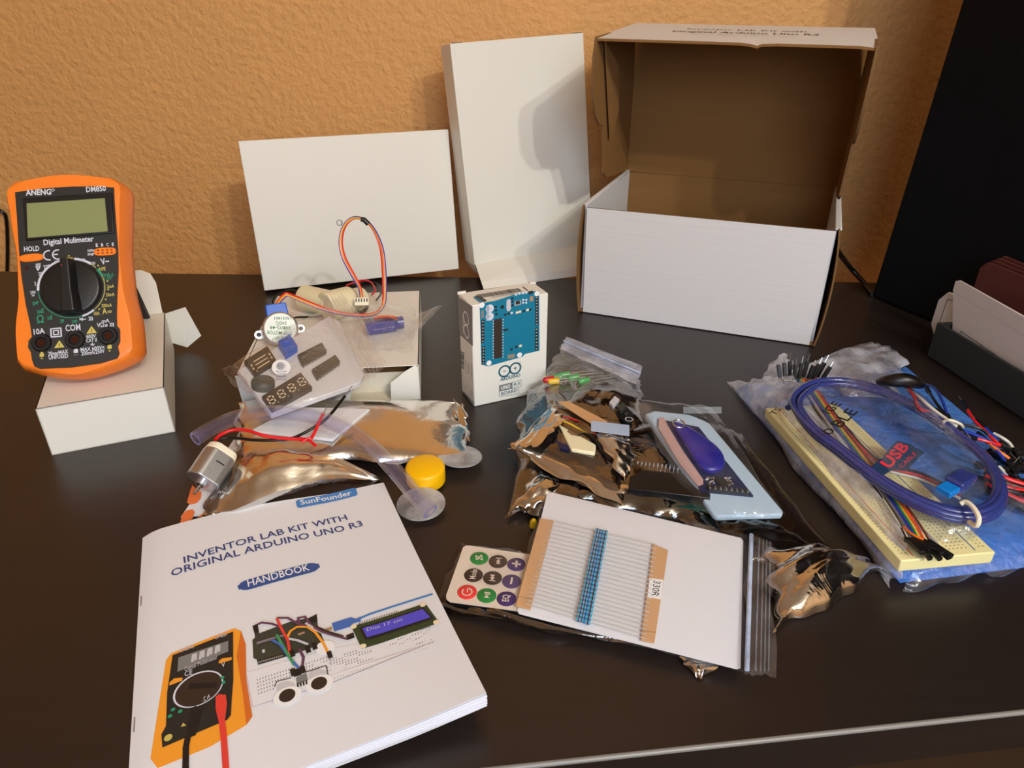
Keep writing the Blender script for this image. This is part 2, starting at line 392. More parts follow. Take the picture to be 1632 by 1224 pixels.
def bag(mb, corners, thick, m, nu=36, nv=36, amp=0.002, seed=1, wob=0.002, floor=None, back=True, fr=(1.2, 4.5), smooth=True, mid=None):
    c = [Vector(q) for q in corners]; g = creases(seed, fr[0] > 3 and 12 or 7, *fr); R = random.Random(seed + 99); o = [R.uniform(0, 50) for _ in range(4)]
    n = ((c[1] - c[0]).cross(c[3] - c[0])).normalized()
    if n.z < 0: n = -n
    def base(u, v):
        b = (c[0] * (1 - u) + c[1] * u) * (1 - v) + (c[3] * (1 - u) + c[2] * u) * v
        eu = c[1] - c[0]; ev = c[3] - c[0]
        w1 = wob * noise.noise(Vector((u * 5, o[0], v))) * (abs(v - 0.5) * 2) ** 2 * (1 if v > .5 else -1)
        w2 = wob * noise.noise(Vector((o[1], v * 5, u))) * (abs(u - 0.5) * 2) ** 2 * (1 if u > .5 else -1)
        return b + ev.normalized() * w1 * 2 + eu.normalized() * w2 * 2
    T = []; B = []
    for i in range(nu + 1):
        tr = []; br = []
        for j in range(nv + 1):
            u, v = i / nu, j / nv; b = base(u, v); e = max(0.0, math.sin(math.pi * u) * math.sin(math.pi * v)) ** 0.45
            h = thick * e + amp * g(u, v) * (0.25 + 0.75 * e)
            p = b + n * h
            if floor:
                f = floor(p.x, p.y)
                if f is not None and p.z < f: p.z = f + 0.0006
            p.z = max(p.z, .0006)
            tr.append(mb.v(p)); br.append(mb.v(b - n * 0.0004 + n * min(0, amp * g(v, u)) * e * 0.3) if 0 < i < nu and 0 < j < nv else tr[-1])
        T.append(tr); B.append(br)
    for i in range(nu):
        for j in range(nv):
            mb.face([T[i][j], T[i + 1][j], T[i + 1][j + 1], T[i][j + 1]], m, smooth)
            if back: mb.face([B[i][j], B[i][j + 1], B[i + 1][j + 1], B[i + 1][j]], m, smooth)

# ------------------------------------------------------------------ the setting
def build_setting():
    b = MB(); b.box(-1.6, 2.4, 0.915, 0.99, -0.75, 1.75, 'wall'); tag(b.build('wall_back', at=(0, 0.915, -0.75)), None, None, kind='structure')
    b = MB(); b.box(-1.6, 2.4, -2.6, 0.99, -0.80, -0.75, mat('dark_brown_carpet', (70, 52, 34), 0.95)); tag(b.build('floor', at=(0, 0, -0.8)), None, None, kind='structure')
    b = MB(); b.box(-1.6, 2.4, -2.6, 0.99, 1.75, 1.80, mat('white_ceiling', (225, 215, 200), 0.9)); tag(b.build('ceiling', at=(0, 0, 1.75)), None, None, kind='structure')
def build_room():
    rw = mat('orange_painted_wall', (212, 178, 140), 0.7, var=0.04, vscale=6)
    for n, c in (('wall_left', (-1.7, -1.6, -2.6, 0.99)), ('wall_right', (2.4, 2.5, -2.6, 0.99)), ('wall_front', (-1.7, 2.5, -2.7, -2.6))):
        b = MB(); b.box(*c, -0.75, 1.75, rw); tag(b.build(n), None, None, kind='structure')
def build_desk():
    d = thing('desk', 'dark espresso desk whose top carries all the kit parts', 'desk', (0, 0.5, -0.75))
    fl, fr = P(300, 1276), P(1900, 1103)
    fd = (fr - fl); fl = fl - fd * 2.6; fr = fr + fd * 1.6
    bl, br = Vector((-1.15, 0.812, 0)), Vector((0.95, 0.785, 0))
    bl, br = P(-900, 421), P(2300, 462)
    top = [fl, fr, br, bl]
    b = MB(); b.slab(top, [p - Vector((0, 0, 0.028)) for p in top], 'desk'); b.build('desk_top', d)
    n = Vector((fd.y, -fd.x, 0)).normalized()
    b = MB(); b.tube([fl + n * 0.0002 - Vector((0, 0, 0.0010)), fr + n * 0.0002 - Vector((0, 0, 0.0010))], 0.0013, 'desk_edge', n=10); b.build('edge_banding', d)
    for sx in (0.06, 0.94):
        for sy in (0.12, 0.9):
            q = (fl * (1 - sx) + fr * sx) * (1 - sy) + (bl * (1 - sx) + br * sx) * sy
            b = MB(); b.box(q.x - .03, q.x + .03, q.y - .03, q.y + .03, -0.75, -0.028, 'desk'); b.build('leg', d)
build_setting(); build_room(); build_desk()

# ------------------------------------------------------------------ multimeter on its small box
def build_multimeter():
    R3 = eul(-0.6, 0.0024, 0.2357); o = Vector((-0.347, 0.4415, 0.0590))
    Fm = Matrix.Identity(4)
    Fm.col[0] = (*R3.col[0], 0); Fm.col[1] = (*R3.col[2], 0); Fm.col[2] = (*(-R3.col[1]), 0); Fm.translation = o
    S = Plane(Fm); z = zm(2.603, 0, 270); z4 = zm(7.648, 10, 280); z5 = zm(5.83, 30, 400)
    t = thing('multimeter', 'orange and black digital multimeter leaning back on the small white box', 'multimeter', (-0.31, 0.47, 0.0384))
    hh = 0.1387
    # holster: stacked outlines so the sides bulge out behind the face and the rims stand proud
    prof = [(0.0, -0.0355), (0.06, -0.0385), (0.2, -0.0385), (0.42, -0.0350), (0.60, -0.0345), (0.80, -0.0368), (0.94, -0.0385), (1.0, -0.0372)]
    def outline(grow, bottom=0.0, top=0.0, n=28):
        L = []
        for i in range(n + 1):
            v = i / n
            for (a, xa), (c, xc) in zip(prof, prof[1:]):
                if a <= v <= c: k = (v - a) / (c - a); k = k * k * (3 - 2 * k); x = xa * (1 - k) + xc * k; break
            e = 0
            if v < 0.09: e = (1 - math.sqrt(max(0, 1 - (1 - v / 0.09) ** 2))) * 0.013
            if v > 0.97: e = (1 - math.sqrt(max(0, 1 - ((v - 0.97) / 0.03) ** 2))) * 0.004
            L.append((x - grow + e, -bottom + v * (hh + bottom + top)))
        cx = 0.0385
        l = [(cx + x, y) for x, y in L]; r = [(cx - x, y) for x, y in L][::-1]
        up = [(cx + (l[-1][0] - cx) * (1 - 2 * k / 12), l[-1][1] + 0.004 * math.sin(math.pi * k / 12)) for k in range(1, 12)]
        dn = [(cx + (r[-1][0] - cx) * (1 - 2 * k / 12), r[-1][1] - 0.005 * math.sin(math.pi * k / 12)) for k in range(1, 12)]
        return l + up + r + dn
    levels = [(-0.0045, 0.0, 0, 0), (-0.0012, -0.0006, 0, 0), (0.0004, -0.004, 0.0015, 0), (0.0028, -0.013, 0.002, 0.001), (0.0030, -0.020, 0.001, 0.001), (-0.001, -0.028, -0.004, -0.002), (-0.006, -0.0305, -0.010, -0.006)]
    b = MB(); rings = []
    for g, d, bo, tp in levels: rings.append([b.v(S.p(x, y, d)) for x, y in outline(g, bo, tp)])
    for A, B in zip(rings, rings[1:]):
        n = len(A)
        for k in range(n): b.face([A[k], B[k], B[(k + 1) % n], A[(k + 1) % n]], 'orange', True)
    b.face(rings[0], 'orange'); b.face(rings[-1][::-1], 'orange')
    b.build('holster', t)
    fp = [z(*q) for q in [(66, 98), (180, 82), (300, 74), (400, 73), (474, 78), (477, 150), (484, 240), (491, 330), (493, 420), (488, 520), (486, 600), (487, 650), (499, 664), (500, 715), (490, 735), (497, 765), (488, 785), (420, 805), (300, 822), (170, 828), (146, 818), (136, 790), (132, 760), (120, 740), (122, 712), (136, 695), (128, 640), (110, 560), (92, 440), (82, 330), (74, 200)]]
    b = MB(); b.sblock(S, fp, 0.0012, 'face', off=0.0002); fpl = b.build('face_plate', t)
    b = MB(); b.sblock(S, [z(100, 124), z(470, 100), z(478, 268), z(112, 300)], 0.0022, 'black', off=0.0004); b.build('display_bezel', t, bevel=0.0006)
    lp = [z(118, 147), z(440, 125), z(453, 262), z(123, 289)]
    b = MB(); b.sblock(S, lp, 0.0004, 'lcd', off=0.0024); b.build('display', t)
    b = MB(); D = 0.0015; Tx = b.stext
    Tx(S, 'ANENG', z4(250, 250), z4(560, 238), 0.0042, 'inkw', D, 0.03); b.sring(S, z4(578, 184), 0.0009, 0.0004, 'inkw', D)
    Tx(S, 'DM850', z4(985, 210), z4(1225, 195), 0.0040, 'inkw', D, 0.02)
    Tx(S, 'Digital Mulimeter', z4(468, 855), z4(1078, 806), 0.0041, 'inkw', D, 0.02)
    Tx(S, 'HOLD', z4(230, 932), z4(415, 922), 0.0036, 'inkw', D, 0.02)
    for c in (530, 640): b.sring(S, z4(c, 978 if c < 600 else 968), 0.0034, 0.0009, 'inkw', D, 75, 285, 30)
    b.sline(S, [z4(595, 970), z4(635, 966)], 0.0009, 'inkw', D)
    for i, ch in enumerate('EBCE'): x = 1102 + i * 65; Tx(S, ch, z4(x, 874 - i * 3), z4(x + 26, 872 - i * 3), 0.0024, 'inkw', D, 0.03)
    Tx(S, 'NPN', z4(1003, 938), z4(1080, 934), 0.0020, 'inkw', D, 0.02); Tx(S, 'PNP', z4(1005, 985), z4(1082, 980), 0.0020, 'inkw', D, 0.02)
    Tx(S, 'OFF', z5(450, 98), z5(512, 94), 0.0026, 'yellow_ink', D)
    for s_, a_, c_, h_, m_ in (('600', (340, 122), (396, 112), .0021, 'inkw'), ('200', (243, 172), (300, 160), .0026, 'inkw'), ('20', (193, 235), (228, 230), .0026, 'inkw'), ('2', (155, 325), (172, 323), .0026, 'inkw'),
            ('200', (116, 405), (165, 400), .0021, 'inkw'), ('m', (132, 427), (156, 424), .0018, 'inkw'), ('600', (570, 102), (624, 100), .0021, 'inkw'), ('200', (664, 132), (718, 132), .0021, 'inkw'), ('V~', (775, 135), (852, 120), .0048, 'inkw'),
            ('hFE', (757, 190), (815, 185), .0026, 'yellow_ink'), ('mA-|-', (792, 240), (895, 236), .0024, 'green_ink'), ('1.5V', (806, 277), (872, 272), .0028, 'green_ink'), ('2mA', (828, 350), (893, 345), .0024, 'yellow_ink'), ('20mA', (818, 428), (898, 420), .0024, 'yellow_ink'),
            ('200mA', (776, 528), (872, 520), .0024, 'yellow_ink'), ('10A', (708, 603), (760, 597), .0026, 'yellow_ink'), ('A', (785, 592), (828, 588), .0046, 'yellow_ink'), ('=', (834, 588), (872, 585), .0030, 'yellow_ink'),
            ('2M', (136, 510), (185, 503), .0024, 'green_ink'), ('200k', (178, 588), (245, 580), .0024, 'green_ink'), ('20k', (275, 645), (322, 638), .0024, 'green_ink'), ('2k', (392, 672), (428, 668), .0024, 'green_ink'), ('200', (500, 675), (552, 672), .0024, 'green_ink'),
            ('\u03a9', (180, 675), (243, 668), .0054, 'green_ink'), ('10A', (150, 782), (252, 768), .0040, 'inkw'), ('COM', (443, 750), (582, 738), .0046, 'inkw'), ('mA', (780, 672), (850, 664), .0026, 'inkw'), ('V\u03a9', (735, 715), (800, 708), .0032, 'inkw'),
            ('20secMAX', (283, 975), (468, 952), .0027, 'inkw'), ('UNFUSED', (288, 1012), (468, 993), .0029, 'inkw'), ('600V', (636, 815), (725, 808), .0027, 'inkw'), ('CAT II', (634, 853), (732, 845), .0026, 'inkw'), ('MAX 600V=', (583, 938), (803, 915), .0027, 'inkw'), ('200mA/250V', (590, 975), (806, 948), .0028, 'inkw'),
            ('+', (210, 1015), (238, 1012), .0018, 'yellow_ink'), ('+', (838, 945), (866, 940), .0018, 'yellow_ink'), ('-', (520, 975), (556, 970), .0010, 'inkw')):
        Tx(S, s_, z5(*a_), z5(*c_), h_, m_, D, 0.015)
    b.sring(S, z5(186, 150), 0.0001, 0.0001, 'inkw', D)
    b.sline(S, [z5(168, 130), z5(208, 126)], 0.0008, 'inkw', D); b.sline(S, [z5(170, 148), z5(187, 184), z5(206, 144), z5(170, 148)], 0.0009, 'inkw', D)
    cd = S.st(*z5(500, 350)); Rd = 0.0207
    for a0, a1, m_, w_ in ((100, 180, 'inkw', .0016), (52, 82, 'inkw', .0016), (40, 52, 'yellow_ink', .0005), (82, 100, 'yellow_ink', .0005), (20, 36, 'green_ink', .0015), (-50, 20, 'yellow_ink', .0005), (-75, -52, 'inkw', .0013), (180, 285, 'green_ink', .0005)):
        b.sring(S, None, Rd + 0.001, w_, m_, D, a0, a1, 90, st=cd)
    for a_, m_ in ((91, 'yellow_ink'), (40, 'yellow_ink'), (8, 'yellow_ink'), (-7, 'yellow_ink'), (-25, 'yellow_ink'), (-45, 'yellow_ink'), (200, 'green_ink'), (215, 'green_ink'), (233, 'green_ink'), (253, 'green_ink'), (272, 'green_ink')):
        b.sring(S, None, 0.0003, 0.0006, m_, D, 0, 360, 8, st=cd + Vector((math.cos(math.radians(a_)), math.sin(math.radians(a_)))) * (Rd + 0.0032))
    q = [z5(305, 728), z5(398, 720), z5(403, 795), z5(310, 803)]; b.sline(S, q + q[:1], 0.0009, 'inkw', D)
    q = [z5(330, 745), z5(375, 741), z5(378, 778), z5(333, 782)]; b.sline(S, q + q[:1], 0.0008, 'inkw', D)
    for q in ([(385, 832), (337, 907), (432, 898)], [(682, 700), (636, 773), (733, 764)]):
        b.spoly(S, [z5(*k) for k in q], 'yellow_ink', D); c = (sum(k[0] for k in q) / 3, sum(k[1] for k in q) / 3 - 2); b.sline(S, [z5(c[0], c[1] - 16), z5(c[0], c[1] + 12)], 0.0005, 'face', D + 0.0001)
    for cx, cy, m_ in ((222, 965, 'yellow_ink'), (538, 928, 'inkw'), (850, 890, 'yellow_ink')):
        b.spoly(S, [z5(cx - 20, cy - 8), z5(cx + 20, cy - 12), z5(cx + 20, cy + 20), z5(cx - 20, cy + 24)], m_, D); b.spoly(S, [z5(cx - 10, cy - 24), z5(cx + 10, cy - 26), z5(cx + 10, cy - 8), z5(cx - 10, cy - 6)], m_, D)
    b.sline(S, [z5(575, 645), z5(600, 628), z5(600, 650), z5(575, 630)], 0.0007, 'inkw', D); b.sline(S, [z5(605, 640), z5(630, 636)], 0.0006, 'inkw', D)
    for k in range(3): b.sring(S, z5(640 + k * 14, 634), 0.0018, 0.0005, 'inkw', D, -50, 50, 30); b.sring(S, z5(835 + k * 14, 690), 0.0018, 0.0005, 'inkw', D, -50, 50, 30)
    b.sline(S, [z5(808, 706), z5(826, 686), z5(826, 706), z5(808, 688)], 0.0006, 'inkw', D)
    b.sline(S, [z5(690, 858), z5(692, 872)], 0.0005, 'inkw', D); b.sline(S, [z5(674, 872), z5(710, 869)], 0.0005, 'inkw', D); b.sline(S, [z5(682, 880), z5(702, 878)], 0.0005, 'inkw', D)
    b.sdisc(S, z5(80, 162), 0.0013, mat('dark_red_indicator', (70, 14, 14), 0.3), D)
    b.build('face_lettering', t)
    # rotary dial
    F2 = Fm.copy(); F2.translation = S.p(cd.x, cd.y, 0.0014)
    b = MB(); b.M = F2; b.lathe([(Rd - .0005, 0), (Rd - .0005, 0.002), (Rd - .0015, 0.0034), (Rd - .0028, 0.0038)], 'satin', 48); dial = b.build('dial', t)
    b = MB(); b.M = F2
    n = 20; up = []; lo = []
    for i in range(n + 1):
        v = i / n; y = -Rd + .001 + v * (2 * Rd - .002); w = 0.0030 + 0.0022 * math.cos(math.pi * v); w = max(w, 0.0018) if v < 0.5 else 0.0036 - 0.0018 * (v - .5); lo.append((w + .0022, y)); up.append((w, y))
    P0 = [(x, y) for x, y in lo] + [(-x, y) for x, y in lo[::-1]]; P1 = [(x * .55, y * .96) for x, y in lo] + [(-x * .55, y * .96) for x, y in lo[::-1]]
    b.slab([(x, y, 0.0110) for x, y in P1], [(x, y, 0.0034) for x, y in P0], 'satin'); b.build('grip', dial, bevel=0.0009, seg=3)
    b = MB(); b.sdisc(S, z(290, 420), 0.0004, 'red_ink', 0.0145); b.build('pointer_mark', dial)
    b = MB(); q = S.st(*z4(322, 1010)); F2 = Fm.copy(); F2.translation = S.p(q.x, q.y, 0.0010); b.M = F2 @ Matrix.Rotation(0.03, 4, 'Z')
    def ell(rx, ry, n=30, pw=0.75): return [(rx * math.copysign(abs(math.cos(2 * math.pi * i / n)) ** pw, math.cos(2 * math.pi * i / n)), ry * math.copysign(abs(math.sin(2 * math.pi * i / n)) ** pw, math.sin(2 * math.pi * i / n))) for i in range(n)]
    b.prism(ell(0.0078, 0.0029), 0, 0.0016, 'orange2'); b.build('hold_button', t, bevel=0.0005)
    q = S.st(*z4(1217, 936)); F2 = Fm.copy(); F2.translation = S.p(q.x, q.y, 0.0010)
    b = MB(); b.M = F2; b.prism(ell(0.0072, 0.0029, pw=0.6), 0, 0.0014, 'orange2')
    for i in range(4):
        for j in (-1, 1): b.box(-0.0045 + i * 0.003 - .0006, -0.0045 + i * 0.003 + .0006, j * 0.0011 - .0005, j * 0.0011 + .0005, 0.0013, 0.00145, 'maroon')
    b.build('transistor_socket', t)
    for c in ((220, 856), (530, 828), (836, 792)):
        q = S.st(*z5(*c)); F2 = Fm.copy(); F2.translation = S.p(q.x, q.y, 0.0008); b = MB(); b.M = F2
        b.lathe([(0.0066, 0), (0.0066, 0.0008), (0.0058, 0.0018), (0.0038, 0.0018), (0.0032, 0.0008), (0.0001, 0.0006)], 'black', 32); j = b.build('jack', t)
        b = MB(); b.M = F2; b.lathe([(0.0026, 0.0008), (0.0026, 0.0014), (0.0020, 0.0014), (0.0016, 0.0009), (0.0001, 0.0009)], 'jack', 20); b.build('contact', j)
    # kick stand at the back, its foot on the box
    b = MB(); A = [S.p(0.012, 0.085, -0.0300), S.p(0.065, 0.085, -0.0300)]; z0 = 0.0390
    foot = [Vector((A[0].x - 0.024, A[0].y + 0.060, z0)), Vector((A[1].x - 0.024, A[1].y + 0.060, z0))]
    off = Vector((0, 0.003, 0)); b.slab([A[0], A[1], foot[1], foot[0]], [A[0] + off, A[1] + off, foot[1] + off, foot[0] + off], 'black'); b.build('kick_stand', t)
build_multimeter()

def card_panel(b, pts, m='card', mb='card_in', th=0.0007):
    p = [Vector(q) for q in pts]; n = Vector((0, 0, 0))
    for i in range(1, len(p) - 1): n += (p[i] - p[0]).cross(p[i + 1] - p[0])
    n.normalize(); b.slab(p, [q - n * th for q in p], m, m)
    b.bm.faces.ensure_lookup_table(); f = b.bm.faces[len(b.bm.faces) - len(p) - 1]; f.material_index = b.mi(mb)

def build_meter_box():
    o = Vector((-0.3312, 0.4266, 0)); yaw = 0.4028
    X = Vector((math.cos(yaw), math.sin(yaw), 0)); Y = Vector((-math.sin(yaw), math.cos(yaw), 0)); w, d, h = 0.082, 0.157, 0.0384
    t = thing('small_box', 'small open ended white card box under the orange multimeter', 'box', o + X * w / 2 + Y * d / 2)
    q = lambda x, y, z: o + X * x + Y * y + Vector((0, 0, z))
    b = MB()
    card_panel(b, [q(0, 0, 0), q(w, 0, 0), q(w, 0, h), q(0, 0, h)]); card_panel(b, [q(w, 0, 0), q(w, d, 0), q(w, d, h), q(w, 0, h)])
    card_panel(b, [q(0, d, 0), q(0, 0, 0), q(0, 0, h), q(0, d, h)]); card_panel(b, [q(0, 0, h), q(w, 0, h), q(w, d, h), q(0, d, h)])
    card_panel(b, [q(0, d, 0), q(w, d, 0), q(w, 0, 0), q(0, 0, 0)])
    b.build('box_body', t)
    b = MB(); r = 0.010; tp = [q(0.002, d, h), q(w - 0.002, d, h)]
    prof = [(w - .002, .0), (w - .002, .026), (w - .005, .034), (w - .012, .038), (.012, .038), (.005, .034), (.002, .026), (.002, .0)]
    card_panel(b, [q(x, d + 0.022 * k / 0.038 * 0.6, h + k) for x, k in prof][::-1], mb='card'); b.build('tuck_flap', t)
    b = MB(); card_panel(b, [q(w, d, h - .001), q(w + .018, d - .004, h + .004), q(w + .026, d - .008, 0.014), q(w + .012, d - .004, 0.003), q(w, d, 0.008)], mb='card'); b.build('dust_flap', t)
build_meter_box()

# ------------------------------------------------------------------ flat white box and tall white box leaning at the back
def Mfit(x):
    m = eul(x[3], x[4], x[5]).to_4x4(); m.translation = Vector(x[:3]); return m
def front_plane(Mb):                        # y = 0 face of a fitted box: X right, Y up, outward normal
    f = Matrix.Identity(4); f.col[0] = Mb.col[0]; f.col[1] = Mb.col[2]; f.col[2] = -Mb.col[1]; f.col[3] = Mb.col[3]; return Plane(f)
def build_flat_box():
    x = [-0.2771, 0.7494, 0.0045, -0.14, -0.0061, 0.3225]; w, d, h = 0.2248, 0.030, 0.1588; Mb = Mfit(x); S = front_plane(Mb)
    t = thing('flat_box', 'wide flat white card box propped up behind the stepper motor', 'box', (-0.17, 0.80, 0))
    b = MB(); b.M = Mb; b.box(0, w, 0, d, 0, h, 'card'); b.build('box_body', t, bevel=0.0008)
    b = MB(); b.sring(S, (541, 355), 0.0030, 0.0006, 'black_ink', 0.0003); b.stext(S, 'm', (543.5, 353), (543, 357.5), 0.0022, 'black_ink', 0.0003, 0.02); b.build('circled_mark', t)
build_flat_box()
def build_tall_box():
    x = [-0.0438, 0.80, 0.018, -0.1, -0.0547, 0.3873]; w, d, h = 0.1549, 0.0349, 0.2349; Mb = Mfit(x)
    t = thing('tall_box', 'tall white card box standing on end with its bottom flap open', 'box', (0.03, 0.85, 0))
    b = MB(); b.M = Mb; th = 0.0008
    b.box(0, w, 0, th, 0, h, 'card'); b.box(0, w, d - th, d, 0, h, 'card'); b.box(0, th, th, d - th, 0, h, 'card'); b.box(w - th, w, th, d - th, 0, h, 'card')
    b.box(th, w - th, th, d - th, h - th, h, 'card'); b.build('box_body', t, bevel=0.0003)
    b = MB(); b.M = Mb
    b.bm.free()
    for xx in (0.0015, w - 0.0135): b = MB(); b.M = Mb; b.box(xx, xx + 0.012, 0.0004, 0.0022, h - .0002, h + 0.0007, 'brown_ink'); b.build('tuck_slot', t)
    q = lambda a, c, e: Mb @ Vector((a, c, e)); U = (q(w, 0, 0) - q(0, 0, 0)).normalized()
    e0, e1 = q(0.001, 0, 0.0005), q(w - .001, 0, 0.0005)
    m0 = P(767, 449, 0.008); m1 = m0 + Vector((U.x, U.y, 0)) * (w - .002)
    f0 = P(771, 461, 0.0004); f1 = f0 + Vector((U.x, U.y, 0)) * (w - .002)
    b = MB(); card_panel(b, [m0, m1, e1, e0], mb='card'); card_panel(b, [f0, f1, m1, m0], mb='card'); b.build('bottom_flap', t)
    b = MB(); card_panel(b, [q(0, 0.001, 0), P(762, 436, 0.004), P(751, 427, 0.004), q(0, d, 0)], mb='card'); b.build('dust_flap', t)
build_tall_box()

# ------------------------------------------------------------------ big corrugated box with its lid thrown open
def build_big_box():
    o = Vector((0.0698, 0.6988, 0)); X = Vector((0.2179, -0.0879, 0)).normalized(); Y = Vector((-X.y, X.x, 0)); w, d, h = 0.235, 0.182, 0.1115
    t = thing('shipping_box', 'large white corrugated box standing open with brown inside', 'box', o + X * w / 2 + Y * d / 2)
    q = lambda x, y, z: o + X * x + Y * y + Vector((0, 0, z)); th = 0.0022
    def wall(name, pts, mo, mi):            # pts on the outer side, ccw from outside
        b = MB(); p = [Vector(k) for k in pts]; n = (p[1] - p[0]).cross(p[2] - p[0]).normalized()
        k = [v - n * th for v in p]; mid = [v - n * th * .5 for v in p]
        b.slab(p, k, mo, 'kraft_edge'); b.bm.faces.ensure_lookup_table(); b.bm.faces[1].material_index = b.mi(mi); return b.build(name, t)
    g = 0.0055
    wall('front_panel', [q(g, 0, 0.001), q(w - g, 0, 0.001), q(w - g + .002, -.001, h), q(g - .001, -.001, h - .0005)], 'corr', 'kraft')
    wall('back_panel', [q(w, d, 0.001), q(0, d, 0.001), q(0, d, h), q(w, d, h)], 'corr', 'kraft')
    wall('bottom_panel', [q(0, d, 0.001), q(w, d, 0.001), q(w, 0, 0.001), q(0, 0, 0.001)], 'corr', 'kraft')
    def curved(name, xs, bow, mo, mi, ya, yb, z1):
        n = 10; b = MB(); cols = []
        for i in range(n + 1):
            v = i / n; xo = xs + bow * math.sin(math.pi * v) ** 0.8; s = 1 if bow > 0 else -1
            cols.append([b.v(q(xo, ya, v * z1 + .001)), b.v(q(xo, yb, v * z1 + .001)), b.v(q(xo - s * th * .7, yb, v * z1 + .001)), b.v(q(xo - s * th * .7, ya, v * z1 + .001))])
        for A, B in zip(cols, cols[1:]):
            for k, m_ in enumerate((mo, 'kraft_edge', mi, 'kraft_edge')): b.face([A[k], A[(k + 1) % 4], B[(k + 1) % 4], B[k]], m_, True)
        b.face(cols[0], 'kraft_edge'); b.face(cols[-1], 'kraft_edge'); return b.build(name, t)
    curved('side_panel', w - .0005, 0.0045, 'corr', 'kraft', -0.0015, d, h + .001)
    curved('side_panel', 0.0005, -0.0040, 'corr', 'kraft', -0.0015, d, h + .001)
    for xa, xb in ((0.0015, 0.0037), (w - 0.0048, w - .0026)):      # rolled-over inner side walls, white on both faces
        b = MB(); b.slab([q(xa, .004, h), q(xb, .004, h), q(xb, d - .003, h), q(xa, d - .003, h)], [q(xa, .004, .003), q(xb, .004, .003), q(xb, d - .003, .003), q(xa, d - .003, .003)], 'corr'); b.build('inner_side_panel', t)
    for xa, xb in ((-0.001, 0.0036), (w - .0046, w + .001)):
        b = MB(); b.slab([q(xa, 0.001, h + .0022), q(xb, 0.001, h + .0022), q(xb, d, h + .0022), q(xa, d, h + .0022)], [q(xa, 0.001, h), q(xb, 0.001, h), q(xb, d, h), q(xa, d, h)], 'corr'); b.build('folded_rim', t, bevel=0.001)
    # lid: local x along the hinge, -y toward the viewer, z up the panel
    Ml = Mfit([0.1359, 0.8685, 0.1121, 0.063, 0.0122, -0.3899]); lw, ld, lh = 0.2358, 0.1537, 0.1579; Lq = lambda x, y, z: Ml @ Vector((x, y, z))
    lid = MB(); lid.M = Ml; lid.box(0, lw, 0, th, 0, lh, 'corr')
    lid.bm.faces.ensure_lookup_table(); lid.bm.faces[2].material_index = lid.mi('kraft'); L = lid.build('lid_panel', t)
    fr = Matrix.Identity(4); fr.col[0] = Ml.col[0]; fr.col[1] = Ml.col[2]; fr.col[2] = -Ml.col[1]; fr.translation = Lq(0, -ld, 0); SF = Plane(fr)
    edge = [(948, 58), (965, 57), (990, 56), (1020, 57), (1048, 56.5), (1075, 57), (1098, 58), (1110, 62), (1120, 66), (1134, 65), (1150, 67), (1180, 68), (1196, 70), (1207, 73), (1214, 70), (1240, 67), (1270, 66), (1300, 67.5), (1340, 70), (1370, 73), (1401, 77)]
    e2 = [SF.st(*k) for k in edge]; b = MB(); TL, TR = (0, lh), (lw, lh)
    top = []; mid = []
    for k in e2:
        x = min(max(k.x, 0), lw); top.append(Lq(x, 0, lh)); mid.append((x, k.y))
    rows = []
    for i, (x, zz) in enumerate(mid):
        dz = min(0, zz - lh); rows.append([b.v(Lq(x, 0.001, lh)), b.v(Lq(x, -ld * .5, lh + .0005)), b.v(Lq(x, -ld * .85, lh + dz * .25)), b.v(Lq(x, -ld, lh + dz)),
                                           b.v(Lq(x, -ld, lh + dz - th)), b.v(Lq(x, -ld * .85, lh + dz * .25 - th)), b.v(Lq(x, -ld * .5, lh - th)), b.v(Lq(x, 0, lh - th))])
    for A, B in zip(rows, rows[1:]):
        for k in range(7): b.face([A[k], B[k], B[k + 1], A[k + 1]], 'corr' if k < 3 else 'kraft', False)
    b.face(rows[0], 'kraft_edge'); b.face(rows[-1], 'kraft_edge'); b.build('lid_front_wall', t)
    ft = Matrix.Identity(4); ft.col[0] = Ml.col[0]; ft.col[1] = Ml.col[1]; ft.col[2] = Ml.col[2]; ft.translation = Lq(0, 0, lh); ST = Plane(ft)
    b = MB()
    b.sttext(ST, 'Inventor Lab Kit with', (0.066, -0.062), (0.176, -0.062), 0.0095, 'black_ink', 0.0010); b.sttext(ST, 'Original Arduino Uno R3', (0.056, -0.088), (0.188, -0.088), 0.0105, 'black_ink', 0.0010, 0.01)
    b.sttext(ST, 'Great for Beginners & Makers to Learn', (0.078, -0.104), (0.168, -0.104), 0.0040, 'grey_ink', 0.0010); b.build('lid_lettering', t)
    def side(name, xs, px, xin):
        pl = Matrix.Identity(4); pl.col[0] = -Ml.col[1]; pl.col[1] = Ml.col[2]; pl.col[2] = Ml.col[0] * -1; pl.translation = Lq(xs, 0, 0); SP = Plane(pl)
        st = [SP.st(*k) for k in px]; b = MB()
        b.slab([Lq(xs, -k.x, k.y) for k in st], [Lq(xs + xin, -k.x, k.y) for k in st], 'corr', 'kraft_edge'); b.bm.faces.ensure_lookup_table(); b.bm.faces[1].material_index = b.mi('kraft')
        b.build(name, t); return st
    sst = side('lid_side_wall', 0.0, [(1010, 40), (948, 59), (944, 90), (942, 150), (946, 185), (952, 198), (958, 200), (959, 240), (959, 276), (964, 282), (974, 280), (986, 274), (1003, 272)], th)
    b = MB(); b.slab([Lq(lw, -k.x, k.y) for k in sst][::-1], [Lq(lw - th, -k.x, k.y) for k in sst][::-1], 'corr', 'kraft_edge'); b.bm.faces.ensure_lookup_table(); b.bm.faces[1].material_index = b.mi('kraft'); b.build('lid_side_wall', t)
    b = MB()                                # loose inner locking tab inside the left of the lid
